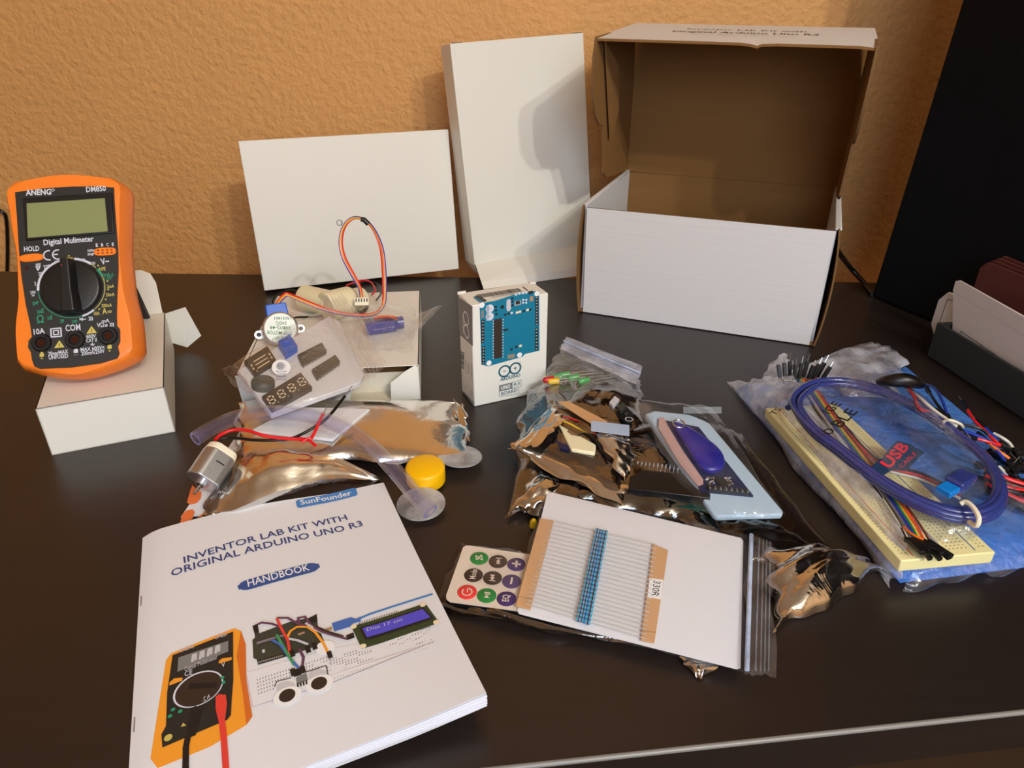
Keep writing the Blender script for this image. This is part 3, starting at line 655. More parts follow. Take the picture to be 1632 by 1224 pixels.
    b.slab([Lq(.006, -.138, lh - .004), Lq(.010, -.10, lh - .03), Lq(.009, -.085, lh - .075), Lq(.006, -.10, lh - .10)], [Lq(.0045, -.138, lh - .004), Lq(.0085, -.10, lh - .03), Lq(.0075, -.085, lh - .075), Lq(.0045, -.10, lh - .10)], 'kraft'); b.build('locking_tab', t)
build_big_box()

# ------------------------------------------------------------------ little branded board box standing on the desk
def build_board_box():
    b0 = Vector((-0.0304, 0.4965, 0)); X = Vector((math.cos(.4214), math.sin(.4214), 0)); Y = Vector((-X.y, X.x, 0)); w, d, h = 0.0645, 0.0285, 0.0875
    t = thing('board_box', 'small white and teal circuit board box standing upright on the desk', 'box', b0 + X * w / 2 + Y * d / 2)
    fr = frame(b0, X, (0, 0, 1)); S = Plane(fr)                     # outward z = X x up
    if S.n.y > 0: raise RuntimeError
    sd = frame(b0 + Y * d, -Y, (0, 0, 1)); SS = Plane(sd); tp = frame(b0 + Vector((0, 0, h)), X, Y); T = Plane(tp)
    b = MB(); b.M = frame(b0, X, Y); b.box(0, w, 0, d, 0, h, 'card'); body = b.build('box_body', t, bevel=0.0009)
    b = MB(); b.M = frame(b0, X, Y); b.box(-0.0006, 0.006, d - .0012, d + .0004, h - .0010, h + .0012, 'card'); b.build('lid_corner', t)
    b = MB(); b.M = frame(b0, X, Y); b.box(w - .004, w + .0010, d - .004, d, h - .0015, h + .0009, 'card'); b.build('lid_corner', t)
    z = zm(5.561, 700, 440); b = MB(); D = 0.00018; e = lambda *q: [z(*k) for k in q]
    b.spoly(S, e((357, 258), (395, 240), (430, 228), (480, 222), (560, 198), (640, 170), (700, 150), (800, 140), (885, 128), (888, 660), (760, 690), (738, 714), (430, 800), (395, 788), (372, 786), (366, 500)), 'teal', D)
    # part of the picture that folds over onto the top
    b.spoly(T, e((300, 190), (322, 178), (425, 222), (362, 240)), 'teal', D); b.spoly(T, e((315, 180), (340, 172), (420, 215), (405, 232)), 'brown_ink', D + .00005)
    D2 = D + 0.00008
    def q(x0, y0, x1, y1, m, sk=-0.045, off=D2, S=S): b.spoly(S, e((x0, y0 + 0), (x1, y0 + (x1 - x0) * -.2), (x1, y1 + (x1 - x0) * -.2), (x0, y1)), m, off)
    for cx, cy in ((377, 257), (865, 155), (440, 770), (711, 698)): b.sdisc(S, z(cx, cy), 0.0022, 'white', D2)
    for cx, cy in ((447, 287), (447, 357)): b.sdisc(S, z(cx, cy), 0.0033, 'inkw', D2); b.spoly(S, e((420, cy - 25), (440, cy - 28), (440, cy + 35), (420, cy + 38)), 'inkw', D2); b.sline(S, [z(cx - 4, cy), z(cx + 4, cy)], 0.0006, 'grey_ink', D2 + .00005)
    q(372, 305, 395, 375, 'grey_ink'); q(484, 385, 555, 735, 'brown_ink')
    for k in range(14):
        for xx in (473, 560): q(xx, 392 + k * 25.5 - (12 if xx > 500 else 0), xx + 10, 402 + k * 25.5 - (12 if xx > 500 else 0), 'lgrey_ink')
    for x0, ys in ((372, (390, 595)), (378, (625, 785)), (850, (180, 440)), (848, (458, 660))):
        q(x0, ys[0], x0 + 26, ys[1], 'black_ink'); n = int((ys[1] - ys[0]) / 26)
        for k in range(n): yy = ys[0] + (k + .3) * (ys[1] - ys[0]) / n; q(x0 + 8, yy, x0 + 18, yy + 9, 'lgrey_ink', off=D2 + .00006)
    b.spoly(S, e((596, 215), (614, 202), (632, 208), (636, 290), (618, 312), (600, 308), (594, 280)), 'lgrey_ink', D2)
    q(543, 262, 573, 290, 'black_ink'); q(668, 222, 722, 262, 'lgrey_ink'); q(675, 222, 715, 255, 'brown_ink', off=D2 + .00005); q(790, 135, 830, 160, 'black_ink'); q(802, 180, 832, 225, 'tan_ink')
    for xx in (735, 762):
        for yy in (210, 235): b.sdisc(S, z(xx + 8, yy), 0.0009, 'inkw', D2, 10)
    for xx, yy, m_ in ((500, 275, 'black_ink'), (503, 305, 'black_ink'), (507, 340, 'black_ink'), (585, 345, 'black_ink'), (615, 335, 'black_ink'), (643, 328, 'inkw'), (690, 325, 'cream_ink'), (715, 318, 'cream_ink'), (750, 312, 'black_ink'), (783, 302, 'cream_ink'), (806, 300, 'black_ink'), (600, 478, 'black_ink'), (575, 482, 'black_ink'),
                       (640, 652, 'black_ink'), (683, 630, 'black_ink'), (720, 620, 'cream_ink'), (648, 200, 'black_ink'), (648, 230, 'black_ink'), (680, 165, 'inkw'), (710, 158, 'inkw'), (742, 152, 'inkw'), (770, 148, 'inkw'), (648, 262, 'black_ink')):
        r = 12 if m_ != 'cream_ink' else 13; q(xx - r, yy - r * .8, xx + r * .8, yy + r * .7, m_)
    q(605, 700, 668, 735, 'tan_ink', off=D2)
    for k in range(3):
        for j in (0, 1): b.sdisc(S, z(615 + k * 21, 712 + j * 18 - k * 5), 0.0006, 'teal', D2 + .00005, 8)
    for cx, cy, s_ in ((578, 842, '-'), (673, 816, '+')):
        b.sring(S, z(cx, cy), 0.0047, 0.0014, 'teal_dark', D2)
        b.sline(S, [z(cx - 11, cy + 2), z(cx + 11, cy - 3)], 0.0007, 'teal_dark', D2)
        if s_ == '+': b.sline(S, [z(cx, cy - 12), z(cx, cy + 12)], 0.0007, 'teal_dark', D2)
    b.sring(S, z(716, 765), 0.0004, 0.0002, 'teal_dark', D2)
    b.stext(S, 'ARDUINO', z(541, 932), z(718, 888), 0.0032, 'teal_dark', D2, 0.02)
    b.spoly(S, e((528, 968), (645, 940), (646, 995), (530, 1022)), 'grey_ink', D2); b.stext(S, 'UNO', z(549, 1006), z(630, 986), 0.0032, 'white', D2 + .0001, 0.03)
    k = e((646, 940), (727, 918), (727, 974), (646, 995), (646, 940)); b.sline(S, k, 0.0003, 'teal_dark', D2); b.stext(S, 'R3', z(662, 974), z(712, 962), 0.0030, 'teal_dark', D2)
    k = e((530, 1022), (703, 980), (704, 1040), (532, 1068), (530, 1022)); b.sline(S, k, 0.0003, 'teal_dark', D2); b.stext(S, 'BOARD', z(550, 1058), z(690, 1022), 0.0032, 'teal_dark', D2, 0.01)
    b.build('front_print', body)
    b = MB()                                # top: bar code label; side: grey logo block and code
    R = random.Random(4); x = 0.0
    for i in range(46):
        wd = R.choice((0.0003, 0.0003, 0.0006, 0.0009)); x0 = 0.0115 + x; b.stpoly(T, [(x0, 0.0115), (x0 + wd, 0.0115), (x0 + wd, 0.0195), (x0, 0.0195)], 'black_ink', 0.0002); x += wd + R.choice((0.0003, 0.0005))
        if x > 0.036: break
    b.stpoly(T, [(0.0515, .011), (.0525, .011), (.0525, .021), (.0515, .021)], 'black_ink', 0.0002)
    b.sttext(T, '7630049200050', (0.020, 0.0085), (0.040, 0.0085), 0.0018, 'black_ink', 0.0002); b.build('top_print', body)
    b = MB(); D = 0.0002
    b.spoly(SS, e((168, 184), (297, 268), (300, 622), (182, 518)), 'grey_ink', D)
    for cx, cy in ((240, 375), (243, 490)): b.sring(SS, z(cx, cy), 0.0052, 0.0012, 'white', D + .0001)
    b.stext(SS, 'ARDUINO', z(210, 330), z(212, 505), 0.0030, 'white', D + .0001, 0.01)
    y = 0
    for i in range(40):
        wd = R.choice((3, 3, 6, 9)); y0 = 662 + y; b.spoly(SS, e((192, y0), (222, y0 + 18), (222, y0 + wd + 18), (192, y0 + wd)), 'black_ink', D); y += wd + R.choice((3, 5, 7))
        if y > 150: break
    b.stext(SS, '7T5-4017', z(282, 768), z(285, 905), 0.0022, 'black_ink', D); b.stext(SS, 'A000066', z(258, 770), z(260, 860), 0.0018, 'black_ink', D); b.stext(SS, 'Made in Italy', z(238, 745), z(240, 860), 0.0014, 'black_ink', D)
    b.spoly(SS, e((200, 1008), (312, 1125), (314, 1138), (206, 1030)), 'grey_ink', D); b.sring(SS, z(287, 1035), 0.0020, 0.0004, 'grey_ink', D, 20, 300); b.build('side_print', body)
build_board_box()

# ------------------------------------------------------------------ handbook lying at the front
class Book:
    def __init__(s):
        s.TL, s.TR = P(225, 850, 0.005), P(611, 768, 0.005); d = P(775, 1104, 0.021) - s.TR; d.z = 0; n = (s.TR - s.TL); n.z = 0
        s.X = n.normalized(); s.W = n.length; s.Y = Vector((s.X.y, -s.X.x, 0)); s.L = d.dot(s.Y); s.sk = d.dot(s.X) / s.L
    def height(s, u, v):
        u = min(max(u, 0), 1); v = min(max(v, 0), 1)
        return 0.0045 + 0.0165 * (u ** 1.4) * (v ** 1.5) + 0.0035 * math.sin(math.pi * min(1, u * 1.3)) * (1 - 0.5 * v) - 0.003 * (1 - min(1, u * 12)) ** 2
    def at(s, u, v, off=0):
        q = s.TL + s.X * (u * s.W + v * s.L * s.sk) + s.Y * (v * s.L); return Vector((q.x, q.y, s.height(u, v) + off))
    def uv(s, q):
        r = q - s.TL; y = r.dot(s.Y); return ((r.dot(s.X) - y * s.sk) / s.W, y / s.L)
    def st(s, px, py):
        z_ = 0.006
        for _ in range(12): q = P(px, py, z_); u, v = s.uv(q); z_ = s.height(u, v)
        return Vector((u * s.W, -v * s.L))
    def p(s, a, b, off=0): return s.at(a / s.W, -b / s.L, off)
def build_handbook():
    B = Book(); t = thing('handbook', 'white paper handbook with blue title lying open-cornered at the front', 'book', B.at(.5, .5) * 1)
    t.location.z = 0; MATS[t] = Matrix.Translation(Vector((t.location.x, t.location.y, 0)))
    nu, nv = 26, 34
    def sheet(name, zf, m, th=0.0003, grow=0.0):
        b = MB(); G = [[[b.v(B.at(i / nu + grow * (i == nu), j / nv * (1 + grow)) .to_2d().to_3d() + Vector((0, 0, zf(i / nu, j / nv) - k * th))) for k in (0, 1)] for j in range(nv + 1)] for i in range(nu + 1)]
        for i in range(nu):
            for j in range(nv):
                b.face([G[i][j][0], G[i][j + 1][0], G[i + 1][j + 1][0], G[i + 1][j][0]], m, True); b.face([G[i][j][1], G[i + 1][j][1], G[i + 1][j + 1][1], G[i][j + 1][1]], m, True)
        for i in range(nu):
            for j in (0, nv): b.face([G[i][j][0], G[i + 1][j][0], G[i + 1][j][1], G[i][j][1]], m)
        for j in range(nv):
            for i in (0, nu): b.face([G[i][j][0], G[i][j + 1][0], G[i][j + 1][1], G[i][j][1]], m)
        return b.build(name, t)
    cover = sheet('front_cover', lambda u, v: B.height(u, v), 'paper', 0.0003)
    for k, f in enumerate((0.96, 0.92, 0.88, 0.84, 0.81, 0.78, 0.75, 0.72, 0.68, 0.64)):
        sheet('page', lambda u, v, f=f, k=k: 0.0003 + (B.height(u, v) - 0.0006) * f * (1 - 0.0 * v), 'page', 0.0009, 0.001 + 0.0010 * math.sin(k * 2.1))
    sheet('back_cover', lambda u, v: max(0.0006, B.height(u, v) * 0.60 * (0.3 + 0.7 * u)), 'paper', 0.0004, 0.0)
    b = MB()
    b.bm.free()
    for v in (0.30, 0.72): b = MB(); b.tube([B.at(0.010, v - .02, .0004), B.at(0.010, v + .02, .0004)], 0.00025, 'steel'); b.build('staple', t)
    z = zm(4.663, 250, 770); D = 0.0003; b = MB(); T = lambda s, a, c, h, m, bo=0.0, D=D, z=z: b.stext(B, s, z(*a), z(*c), h, m, D, bo)
    def rr(S, pts, r, m, off, z=z):         # rounded quad
        st = [S.st(*z(*k)) for k in pts]; out = []; n = len(st)
        for i in range(n):
            a, c, e = st[i - 1], st[i], st[(i + 1) % n]; d1 = (a - c).normalized(); d2 = (e - c).normalized()
            for k in range(6):
                f = k / 5; out.append(c + d1 * r * (1 - f) ** 2 + d2 * r * f ** 2)
        b.stpoly(S, out, m, off, True)
    rr(B, [(1030, 130), (1478, 34), (1495, 92), (1045, 190)], 0.0022, 'logo_blue', D)
    T('SunFounder', (1072, 165), (1452, 90), 0.0052, 'white', 0.015, D + .0002)
    T('INVENTOR LAB KIT WITH', (203, 597), (1420, 272), 0.0058, 'navy', 0.012); T('ORIGINAL ARDUINO UNO R3', (108, 697), (1535, 318), 0.0060, 'navy', 0.012)
    rr(B, [(590, 745), (1195, 582), (1222, 648), (618, 815)], 0.0060, 'pill', D); T('HANDBOOK', (680, 775), (1140, 650), 0.0058, 'white', 0.01, D + .0002)
    b.build('cover_lettering', cover)
    # cover picture: meter, breadboard, boards, display, sensor
    z = zm(2.638, 200, 760); z6 = zm(4.8, 380, 960); z7 = zm(5.233, 240, 990)
    b = MB(); pp = lambda zz, pts, m, off=D: b.spoly(B, [zz(*k) for k in pts], m, off, True); ll = lambda zz, pts, w, m, off=D: b.sline(B, [zz(*k) for k in pts], w, m, off)
    pp(z6, [(55, 540), (130, 520), (700, 360), (1500, 190), (1560, 330), (700, 620), (110, 800)], 'bb_dot' if False else 'paper', D)
    ll(z6, [(110, 800), (700, 625), (1500, 300)], 0.0003, 'bb_dot'); ll(z6, [(110, 700), (300, 650)], 0.0004, 'bb_pink'); ll(z6, [(700, 560), (1480, 310)], 0.0003, 'bb_pink'); ll(z6, [(60, 545), (110, 800)], 0.0006, 'bb_pink')
    R = random.Random(2)
    for r in range(5):
        for c in range(26): x = 140 + c * 22 + r * 3; y = 590 + r * 26 - c * 7.2; pp(z6, [(x, y), (x + 8, y - 1), (x + 9, y + 12), (x + 1, y + 13)], 'bb_dot')
    for r in range(6):
        for c in range(36):
            x = 700 + c * 21.5 + r * 3; y = 432 + r * 19 - c * 7.0
            if c < 10 and r < 0: continue
            pp(z6, [(x, y), (x + 9, y - 1), (x + 10, y + 10), (x + 1, y + 11)], 'bb_dot')
    for r in range(2):
        for c in range(36): x = 712 + c * 22; y = 590 + r * 22 - c * 8.0; pp(z6, [(x, y), (x + 6, y - 1), (x + 7, y + 6), (x + 1, y + 7)], 'bb_dot')
    D3 = D + .0002
    pp(z6, [(108, 290), (128, 272), (118, 195), (150, 180), (160, 240), (400, 150), (560, 120), (600, 90), (608, 180), (640, 260), (660, 310), (560, 350), (430, 400), (150, 482), (140, 440), (115, 430)], 'pcb_print', D)
    pp(z6, [(140, 310), (350, 250), (350, 265), (142, 330)], 'bb_dot', D3); pp(z6, [(150, 450), (360, 390), (362, 402), (152, 465)], 'brown_ink', D3); pp(z6, [(530, 130), (600, 95), (606, 150), (560, 165)], 'black_ink', D3)
    for k in range(14): x = 150 + k * 14; ll(z6, [(x, 318 - k * 4.4), (x + 4, 330 - k * 4.4)], 0.0003, 'black_ink', D3 + .0001); ll(z6, [(x, 462 - k * 4), (x + 3, 470 - k * 4)], 0.0003, 'lgrey_ink', D3 + .0001)
    pp(z6, [(180, 370), (200, 362), (206, 385), (186, 395)], 'lgrey_ink', D3); pp(z6, [(455, 245), (505, 228), (510, 242), (460, 258)], 'tan_ink', D3)
    pp(z6, [(865, 190), (1430, 12), (1538, 160), (945, 362)], 'pcb_lcd', D3); pp(z6, [(920, 200), (1415, 45), (1500, 130), (975, 300)], 'black_ink', D3 + .0001); pp(z6, [(948, 205), (1410, 58), (1468, 122), (985, 275)], 'lcd_blue', D3 + .0002)
    b.stext(B, 'Dist 17 cm', z6(985, 228), z6(1258, 148), 0.0022, 'lgrey_ink', D3 + .0003)
    for c in ((882, 192), (1412, 25), (1515, 158), (955, 342)): b.sdisc(B, z6(*c), 0.0016, 'cream_ink', D3 + .0002, 12)
    for k in range(16): x = 925 + k * 19; ll(z6, [(x, 172 - k * 6), (x + 5, 158 - k * 6)], 0.0003, 'brown_ink', D3)
    pp(z6, [(825, 258), (880, 235), (890, 275), (832, 295)], 'black_ink', D3)
    pp(z6, [(715, 165), (860, 118), (900, 130), (935, 115), (938, 150), (880, 165), (860, 190), (735, 228)], 'blue_w', D3); ll(z6, [(930, 125), (1000, 95), (1150, 45), (1290, 0), (1480, -60)], 0.0014, 'logo_blue', D); pp(z6, [(668, 205), (715, 190), (720, 215), (675, 225)], 'tan_ink', D3)
    pp(z6, [(278, 650), (300, 612), (640, 505), (675, 490), (690, 590), (640, 640), (300, 720)], 'paper', D3); ll(z6, [(278, 650), (295, 612), (400, 585)], .0005, 'pcb_print', D3 + .0001); ll(z6, [(520, 540), (672, 490), (690, 580)], .0005, 'pcb_print', D3 + .0001)
    pp(z6, [(440, 585), (520, 545), (535, 600), (450, 640)], 'grey_ink', D3 + .0001)
    for cx, cy, tx, ty in ((378, 722, -18, -75), (622, 628, -18, -75)):
        q = [(cx - 70, cy), (cx - 88, cy + ty * .9), (cx - 60, cy - 98), (cx, cy - 108), (cx + 50, cy - 100), (cx + 66, cy - 20), (cx + 40, cy + 24), (cx - 40, cy + 35)]; pp(z6, q, 'lgrey_ink', D3 + .0002)
        b.sdisc(B, z6(cx - 2, cy + 2), 0.0050, 'white', D3 + .0003, 24, 1.25); b.sdisc(B, z6(cx - 3, cy), 0.0036, 'brown_ink', D3 + .0004, 24, 1.0)
    for k in range(4): pp(z6, [(448 + k * 22, 628 - k * 7), (460 + k * 22, 624 - k * 7), (465 + k * 22, 655 - k * 7), (452 + k * 22, 660 - k * 7)], 'brown_ink', D3 + .0003)
    for pts, m_ in (([(130, 190), (180, 165), (260, 175), (330, 200)], 'purple_w'), ([(300, 130), (380, 130), (470, 180), (560, 190)], 'purple_w'), ([(470, 180), (460, 130), (510, 120), (560, 190), (640, 235), (720, 260), (830, 290)], 'purple_w'), ([(600, 200), (700, 240), (800, 270)], 'brown_ink'), ([(520, 170), (590, 220), (640, 240)], 'lgrey_ink'),
                    ([(298, 135), (330, 210), (380, 300), (400, 420)], 'red_ink'), ([(375, 280), (400, 230), (450, 198), (530, 198), (590, 240), (650, 320), (690, 400)], 'orange_p'), ([(295, 260), (340, 340), (430, 490)], 'green_w'), ([(262, 300), (320, 330), (400, 440), (470, 520)], 'blue_w'), ([(390, 290), (450, 300), (530, 330)], 'lgrey_ink'),
                    ([(470, 370), (500, 430), (490, 520)], 'purple_w')): ll(z6, pts, 0.0013, m_, D3 + .0005)
    for x, y in ((410, 395), (530, 365), (580, 340), (695, 405), (415, 540), (435, 545), (455, 540), (490, 520), (130, 205)): ll(z6, [(x, y - 12), (x + 10, y + 25)], 0.0022, 'black_ink', D3 + .0006)
    b.sdisc(B, z6(665, 355), 0.0046, 'white', D3 + .0003, 24)
    # the printed orange meter
    pp(z7, [(0, 1150), (130, 330), (170, 275), (700, 62), (755, 85), (795, 200), (800, 500), (850, 800), (800, 870), (500, 1050), (60, 1230)], 'orange_p', D)
    pp(z7, [(755, 85), (795, 200), (800, 500), (850, 800), (800, 870), (770, 600), (720, 300)], 'orange_p2', D3)
    pp(z7, [(185, 290), (690, 92), (692, 500), (680, 640), (672, 790), (640, 830), (100, 1060), (92, 950), (130, 880), (140, 600)], 'face', D3)
    b.sdisc(B, z7(400, 570), 0.0098, 'inkw', D3 + .0001, 36, 1.12); b.sdisc(B, z7(403, 573), 0.0091, 'brown_ink', D3 + .0002, 36, 1.12); pp(z7, [(330, 530), (560, 520), (550, 560), (320, 575)], 'black_ink', D3 + .0003)
    pp(z7, [(235, 310), (650, 170), (650, 260), (225, 430)], 'grey_ink', D3 + .0001)
    for k in range(4): x = 350 + k * 65; ll(z7, [(x, 345 - k * 24), (x + 8, 290 - k * 24), (x + 28, 283 - k * 24), (x + 26, 330 - k * 24)], 0.0012, 'lgrey_ink', D3 + .0002)
    b.stext(B, 'Digital Multimeter', z7(290, 425), z7(560, 322), 0.0026, 'lgrey_ink', D3 + .0002); b.stext(B, 'ANENG', z7(245, 272), z7(365, 228), 0.0024, 'lgrey_ink', D3 + .0002); b.stext(B, 'DM850', z7(545, 160), z7(640, 128), 0.0024, 'lgrey_ink', D3 + .0002)
    pp(z7, [(160, 520), (200, 485), (270, 478), (265, 505), (160, 545)], 'orange_p', D3 + .0002); pp(z7, [(572, 340), (600, 318), (680, 308), (678, 332), (572, 362)], 'orange_p', D3 + .0002)
    b.stext(B, 'CE', z7(285, 470), z7(350, 450), 0.0030, 'inkw', D3 + .0002); b.stext(B, 'COM', z7(430, 690), z7(500, 655), 0.0028, 'inkw', D3 + .0002); b.stext(B, 'V', z7(595, 395), z7(625, 385), 0.003, 'inkw', D3 + .0002)
    for x, y in ((165, 800), (190, 745), (600, 480), (610, 520), (250, 760)): b.sdisc(B, z7(x, y), 0.0010, 'green_ink', D3 + .0002, 8)
    b.sdisc(B, z7(150, 980), 0.0018, 'yellow_ink', D3 + .0002, 8); pp(z7, [(255, 890), (275, 855), (300, 880)], 'yellow_ink', D3 + .0002)
    pp(z7, [(545, 640), (570, 620), (630, 622), (640, 700), (620, 860), (575, 865), (545, 740)], 'red_ink', D3 + .0003); ll(z7, [(600, 860), (615, 1000), (630, 1224), (635, 1300)], 0.0026, 'red_ink', D3 + .0003)
    pp(z7, [(335, 740), (380, 715), (440, 740), (400, 850), (380, 960), (330, 980), (310, 940)], 'black_ink', D3 + .0003); ll(z7, [(315, 970), (298, 1060), (295, 1224), (300, 1300)], 0.0026, 'black_ink', D3 + .0003)
    b.build('cover_picture', cover)
build_handbook()

# ------------------------------------------------------------------ torn white box under the stepper motor
def build_motor_box():
    o = Vector((-0.215, 0.4937, 0)); yaw = 0.1067; X = Vector((math.cos(yaw), math.sin(yaw), 0)); Y = Vector((-X.y, X.x, 0)); w, d, h = 0.1409, 0.1693, 0.032
    t = thing('torn_box', 'white card box with a torn front under the stepper motor', 'box', o + X * w / 2 + Y * d / 2)
    q = lambda x, y, z: o + X * x + Y * y + Vector((0, 0, z)); z2 = zm(3.4, 360, 320)
    SF = Plane(frame(o, X, (0, 0, 1))); b = MB()
    card_panel(b, [q(0, 0, h), q(w, 0, h), q(w, d, h), q(0, d, h)]); card_panel(b, [q(w, 0, 0), q(w, d, 0), q(w, d, h), q(w, 0, h)]); card_panel(b, [q(w, d, 0), q(0, d, 0), q(0, d, h), q(w, d, h)])
    card_panel(b, [q(0, d, 0), q(w, d, 0), q(w, 0, 0), q(0, 0, 0)]); card_panel(b, [q(0, d, 0), q(0.003, 0.004, 0), q(0.003, 0.004, h), q(0, d, h)]); b.build('box_body', t)
    def fpan(name, pts, m='card', y=0.0):
        st = [SF.st(*z2(*k)) for k in pts]; st = [(min(max(k.x, 0), w), min(max(k.y, 0.0), h)) for k in st]
        b = MB(); b.slab([q(a, y, c) for a, c in st], [q(a, y + .0007, c) for a, c in st], m); b.build(name, t)
    fpan('front_panel', [(70, 930), (600, 910), (745, 906), (735, 960), (690, 1010), (670, 1080), (400, 1110), (100, 1135)])
    fpan('torn_flap', [(1025, 892), (1060, 905), (1060, 1080), (895, 1080), (893, 985), (945, 945), (962, 930)])
    b = MB(); card_panel(b, [q(w * .5, .016, 0.0), q(w * .92, .016, 0.0), q(w * .92, .018, h * .55), q(w * .5, .018, h * .55)], 'card_in', 'card_in'); card_panel(b, [q(w * .5, .018, h * .55), q(w * .92, .018, h * .55), q(w * .92, .05, h * .8), q(w * .5, .05, h * .8)], 'kraft', 'kraft'); b.build('inner_fold', t)
    b = MB(); card_panel(b, [q(0.0, 0, 0), q(-0.002, -.001, h * .95), q(0.012, .012, h * .8), q(0.014, .014, 0)], mb='card'); b.build('end_flap', t)
build_motor_box()
H1 = 0.0325                                  # top of that box

def axis_frame(c, n, up=(0, 0, 1)):
    n = Vector(n).normalized(); x = Vector(up).cross(n).normalized(); y = n.cross(x); m = Matrix((x, y, n)).transposed().to_4x4(); m.translation = Vector(c); return m
def build_stepper():
    c = P(447, 523, 0.0475); n = (EYEV - c).normalized() + Vector((0.06, 0, 0.22)); F2 = axis_frame(c, n); S = Plane(F2); z2 = zm(3.4, 360, 320)
    t = thing('stepper_motor', 'round silver stepper motor with blue cap on the torn box', 'motor', (c.x, c.y + .01, H1))
    b = MB(); b.M = F2; r = 0.0146; b.lathe([(r - .0008, -.0185), (r, -.0178), (r, -.0012), (r - .001, -0.0002), (r - .0028, 0.0)], 'zinc', 48); b.build('motor_can', t)
    b = MB(); b.M = F2; b.lathe([(r - .0018, 0.0), (r - .002, 0.0002)], mat('white_label', (226, 232, 224), 0.35), 48)
    D = 0.0004
    for s_, a, c_, h_ in (('15031801', (352, 642), (262, 642), .0023), ('5VDC', (328, 667), (268, 667), .0026), ('28BYJ-48', (352, 694), (238, 690), .0028), ('STEP MOTOR', (358, 722), (222, 716), .0030), ('JHS', (312, 750), (270, 750), .0022)):
        b.M = Matrix(); b.stext(S, s_, z2(a[0], a[1] - 12), z2(c_[0], c_[1] - 12), h_, 'green_txt', D, 0.01)
    st = S.st(*z2(290, 750)); b.stpoly(S, [], 'white') if False else None
    pts = [S.p(st.x + .0058 * math.cos(a * .2618), st.y + .0023 * math.sin(a * .2618), D) for a in range(25)]; b.tube(pts, 0.00012, 'green_txt', 4); b.build('label', t)
    b = MB(); b.M = F2
    b.prism([(-.0080, .0095), (.0080, .0095), (.0088, .0115), (.0084, .0215), (-.0084, .0215), (-.0088, .0115)], -.0165, -.0008, 'bluep'); b.build('blue_cap', t, bevel=0.0008)
    for s_ in (-1, 1):
        b = MB(); b.M = F2; e = s_ * 0.0175; n_ = 16; out = [(s_ * .0135, -.0035)] + [(e + s_ * .0035 * math.cos(a), .0035 * math.sin(a) * 1) for a in [math.pi * (k / n_ - .5) for k in range(n_ + 1)]] + [(s_ * .0135, .0035)]
        out = out if s_ > 0 else out[::-1]
        b.prism(out, -.0172, -.0164, 'zinc'); b.ball((e, 0, -.0163), 0.0019, 'black', (1, 1, 0.15)); b.build('mounting_ear', t)
    # five leads to a loop that stands in the air and ends in a white connector
    s0 = S.p(0.001, .0215, -.008)
    px = [((455, 470), .064, None), ((470, 474), .062, None), ((500, 486), .056, None), ((530, 496), .050, None), ((562, 502), .046, None), ((594, 501), .044, None), ((610, 488), None, .612), ((613, 462), None, .616), ((612, 430), None, .62), ((608, 395), None, .62), ((596, 366), None, .622), ((580, 350), None, .622), ((562, 348), None, .622), ((548, 362), None, .62), ((543, 385), None, .618), ((548, 410), None, .612), ((562, 437), None, .605), ((573, 458), None, .60), ((576, 474), None, .598)]
    cols = ['violetw', 'pinkw', 'yelloww', 'orangew', 'red']
    core = [s0] + [P(*q, zz) if zz else PY(*q, yy) for q, zz, yy in px]
    for k, m_ in enumerate(cols):
        o = (k - 2) * 0.00062; pts = []
        for i, p in enumerate(core):
            f = 1.0 + 0.3 * math.sin(i * 0.9); a = core[min(i + 1, len(core) - 1)] - core[max(i - 1, 0)]; sd = a.cross(ray(816, 500)).normalized(); pts.append(p + sd * o * f + Vector((0, 0.0006 * math.sin(k * 2 + i), 0)))
        b = MB(); b.tube(spline(pts, 5), 0.00058, m_, 6); b.build('lead_wire', t)
    b = MB(); b.tube([core[12].lerp(core[13], .25), core[12], core[12].lerp(core[11], .45)], 0.0023, 'blackw', 10); b.build('heat_shrink', t)
    b = MB(); e = core[-1]; b.M = frame(e + Vector((-.006, -.001, -.008)), (1, .05, 0), (0, .5, .85)); b.box(0, .0125, 0, .007, 0, .0045, 'ivory')
    for k in range(5): b.box(.001 + k * .0024, .002 + k * .0024, .003, .0062, .0044, .0048, 'black')
    b.build('connector', t, bevel=0.0003)
build_stepper()

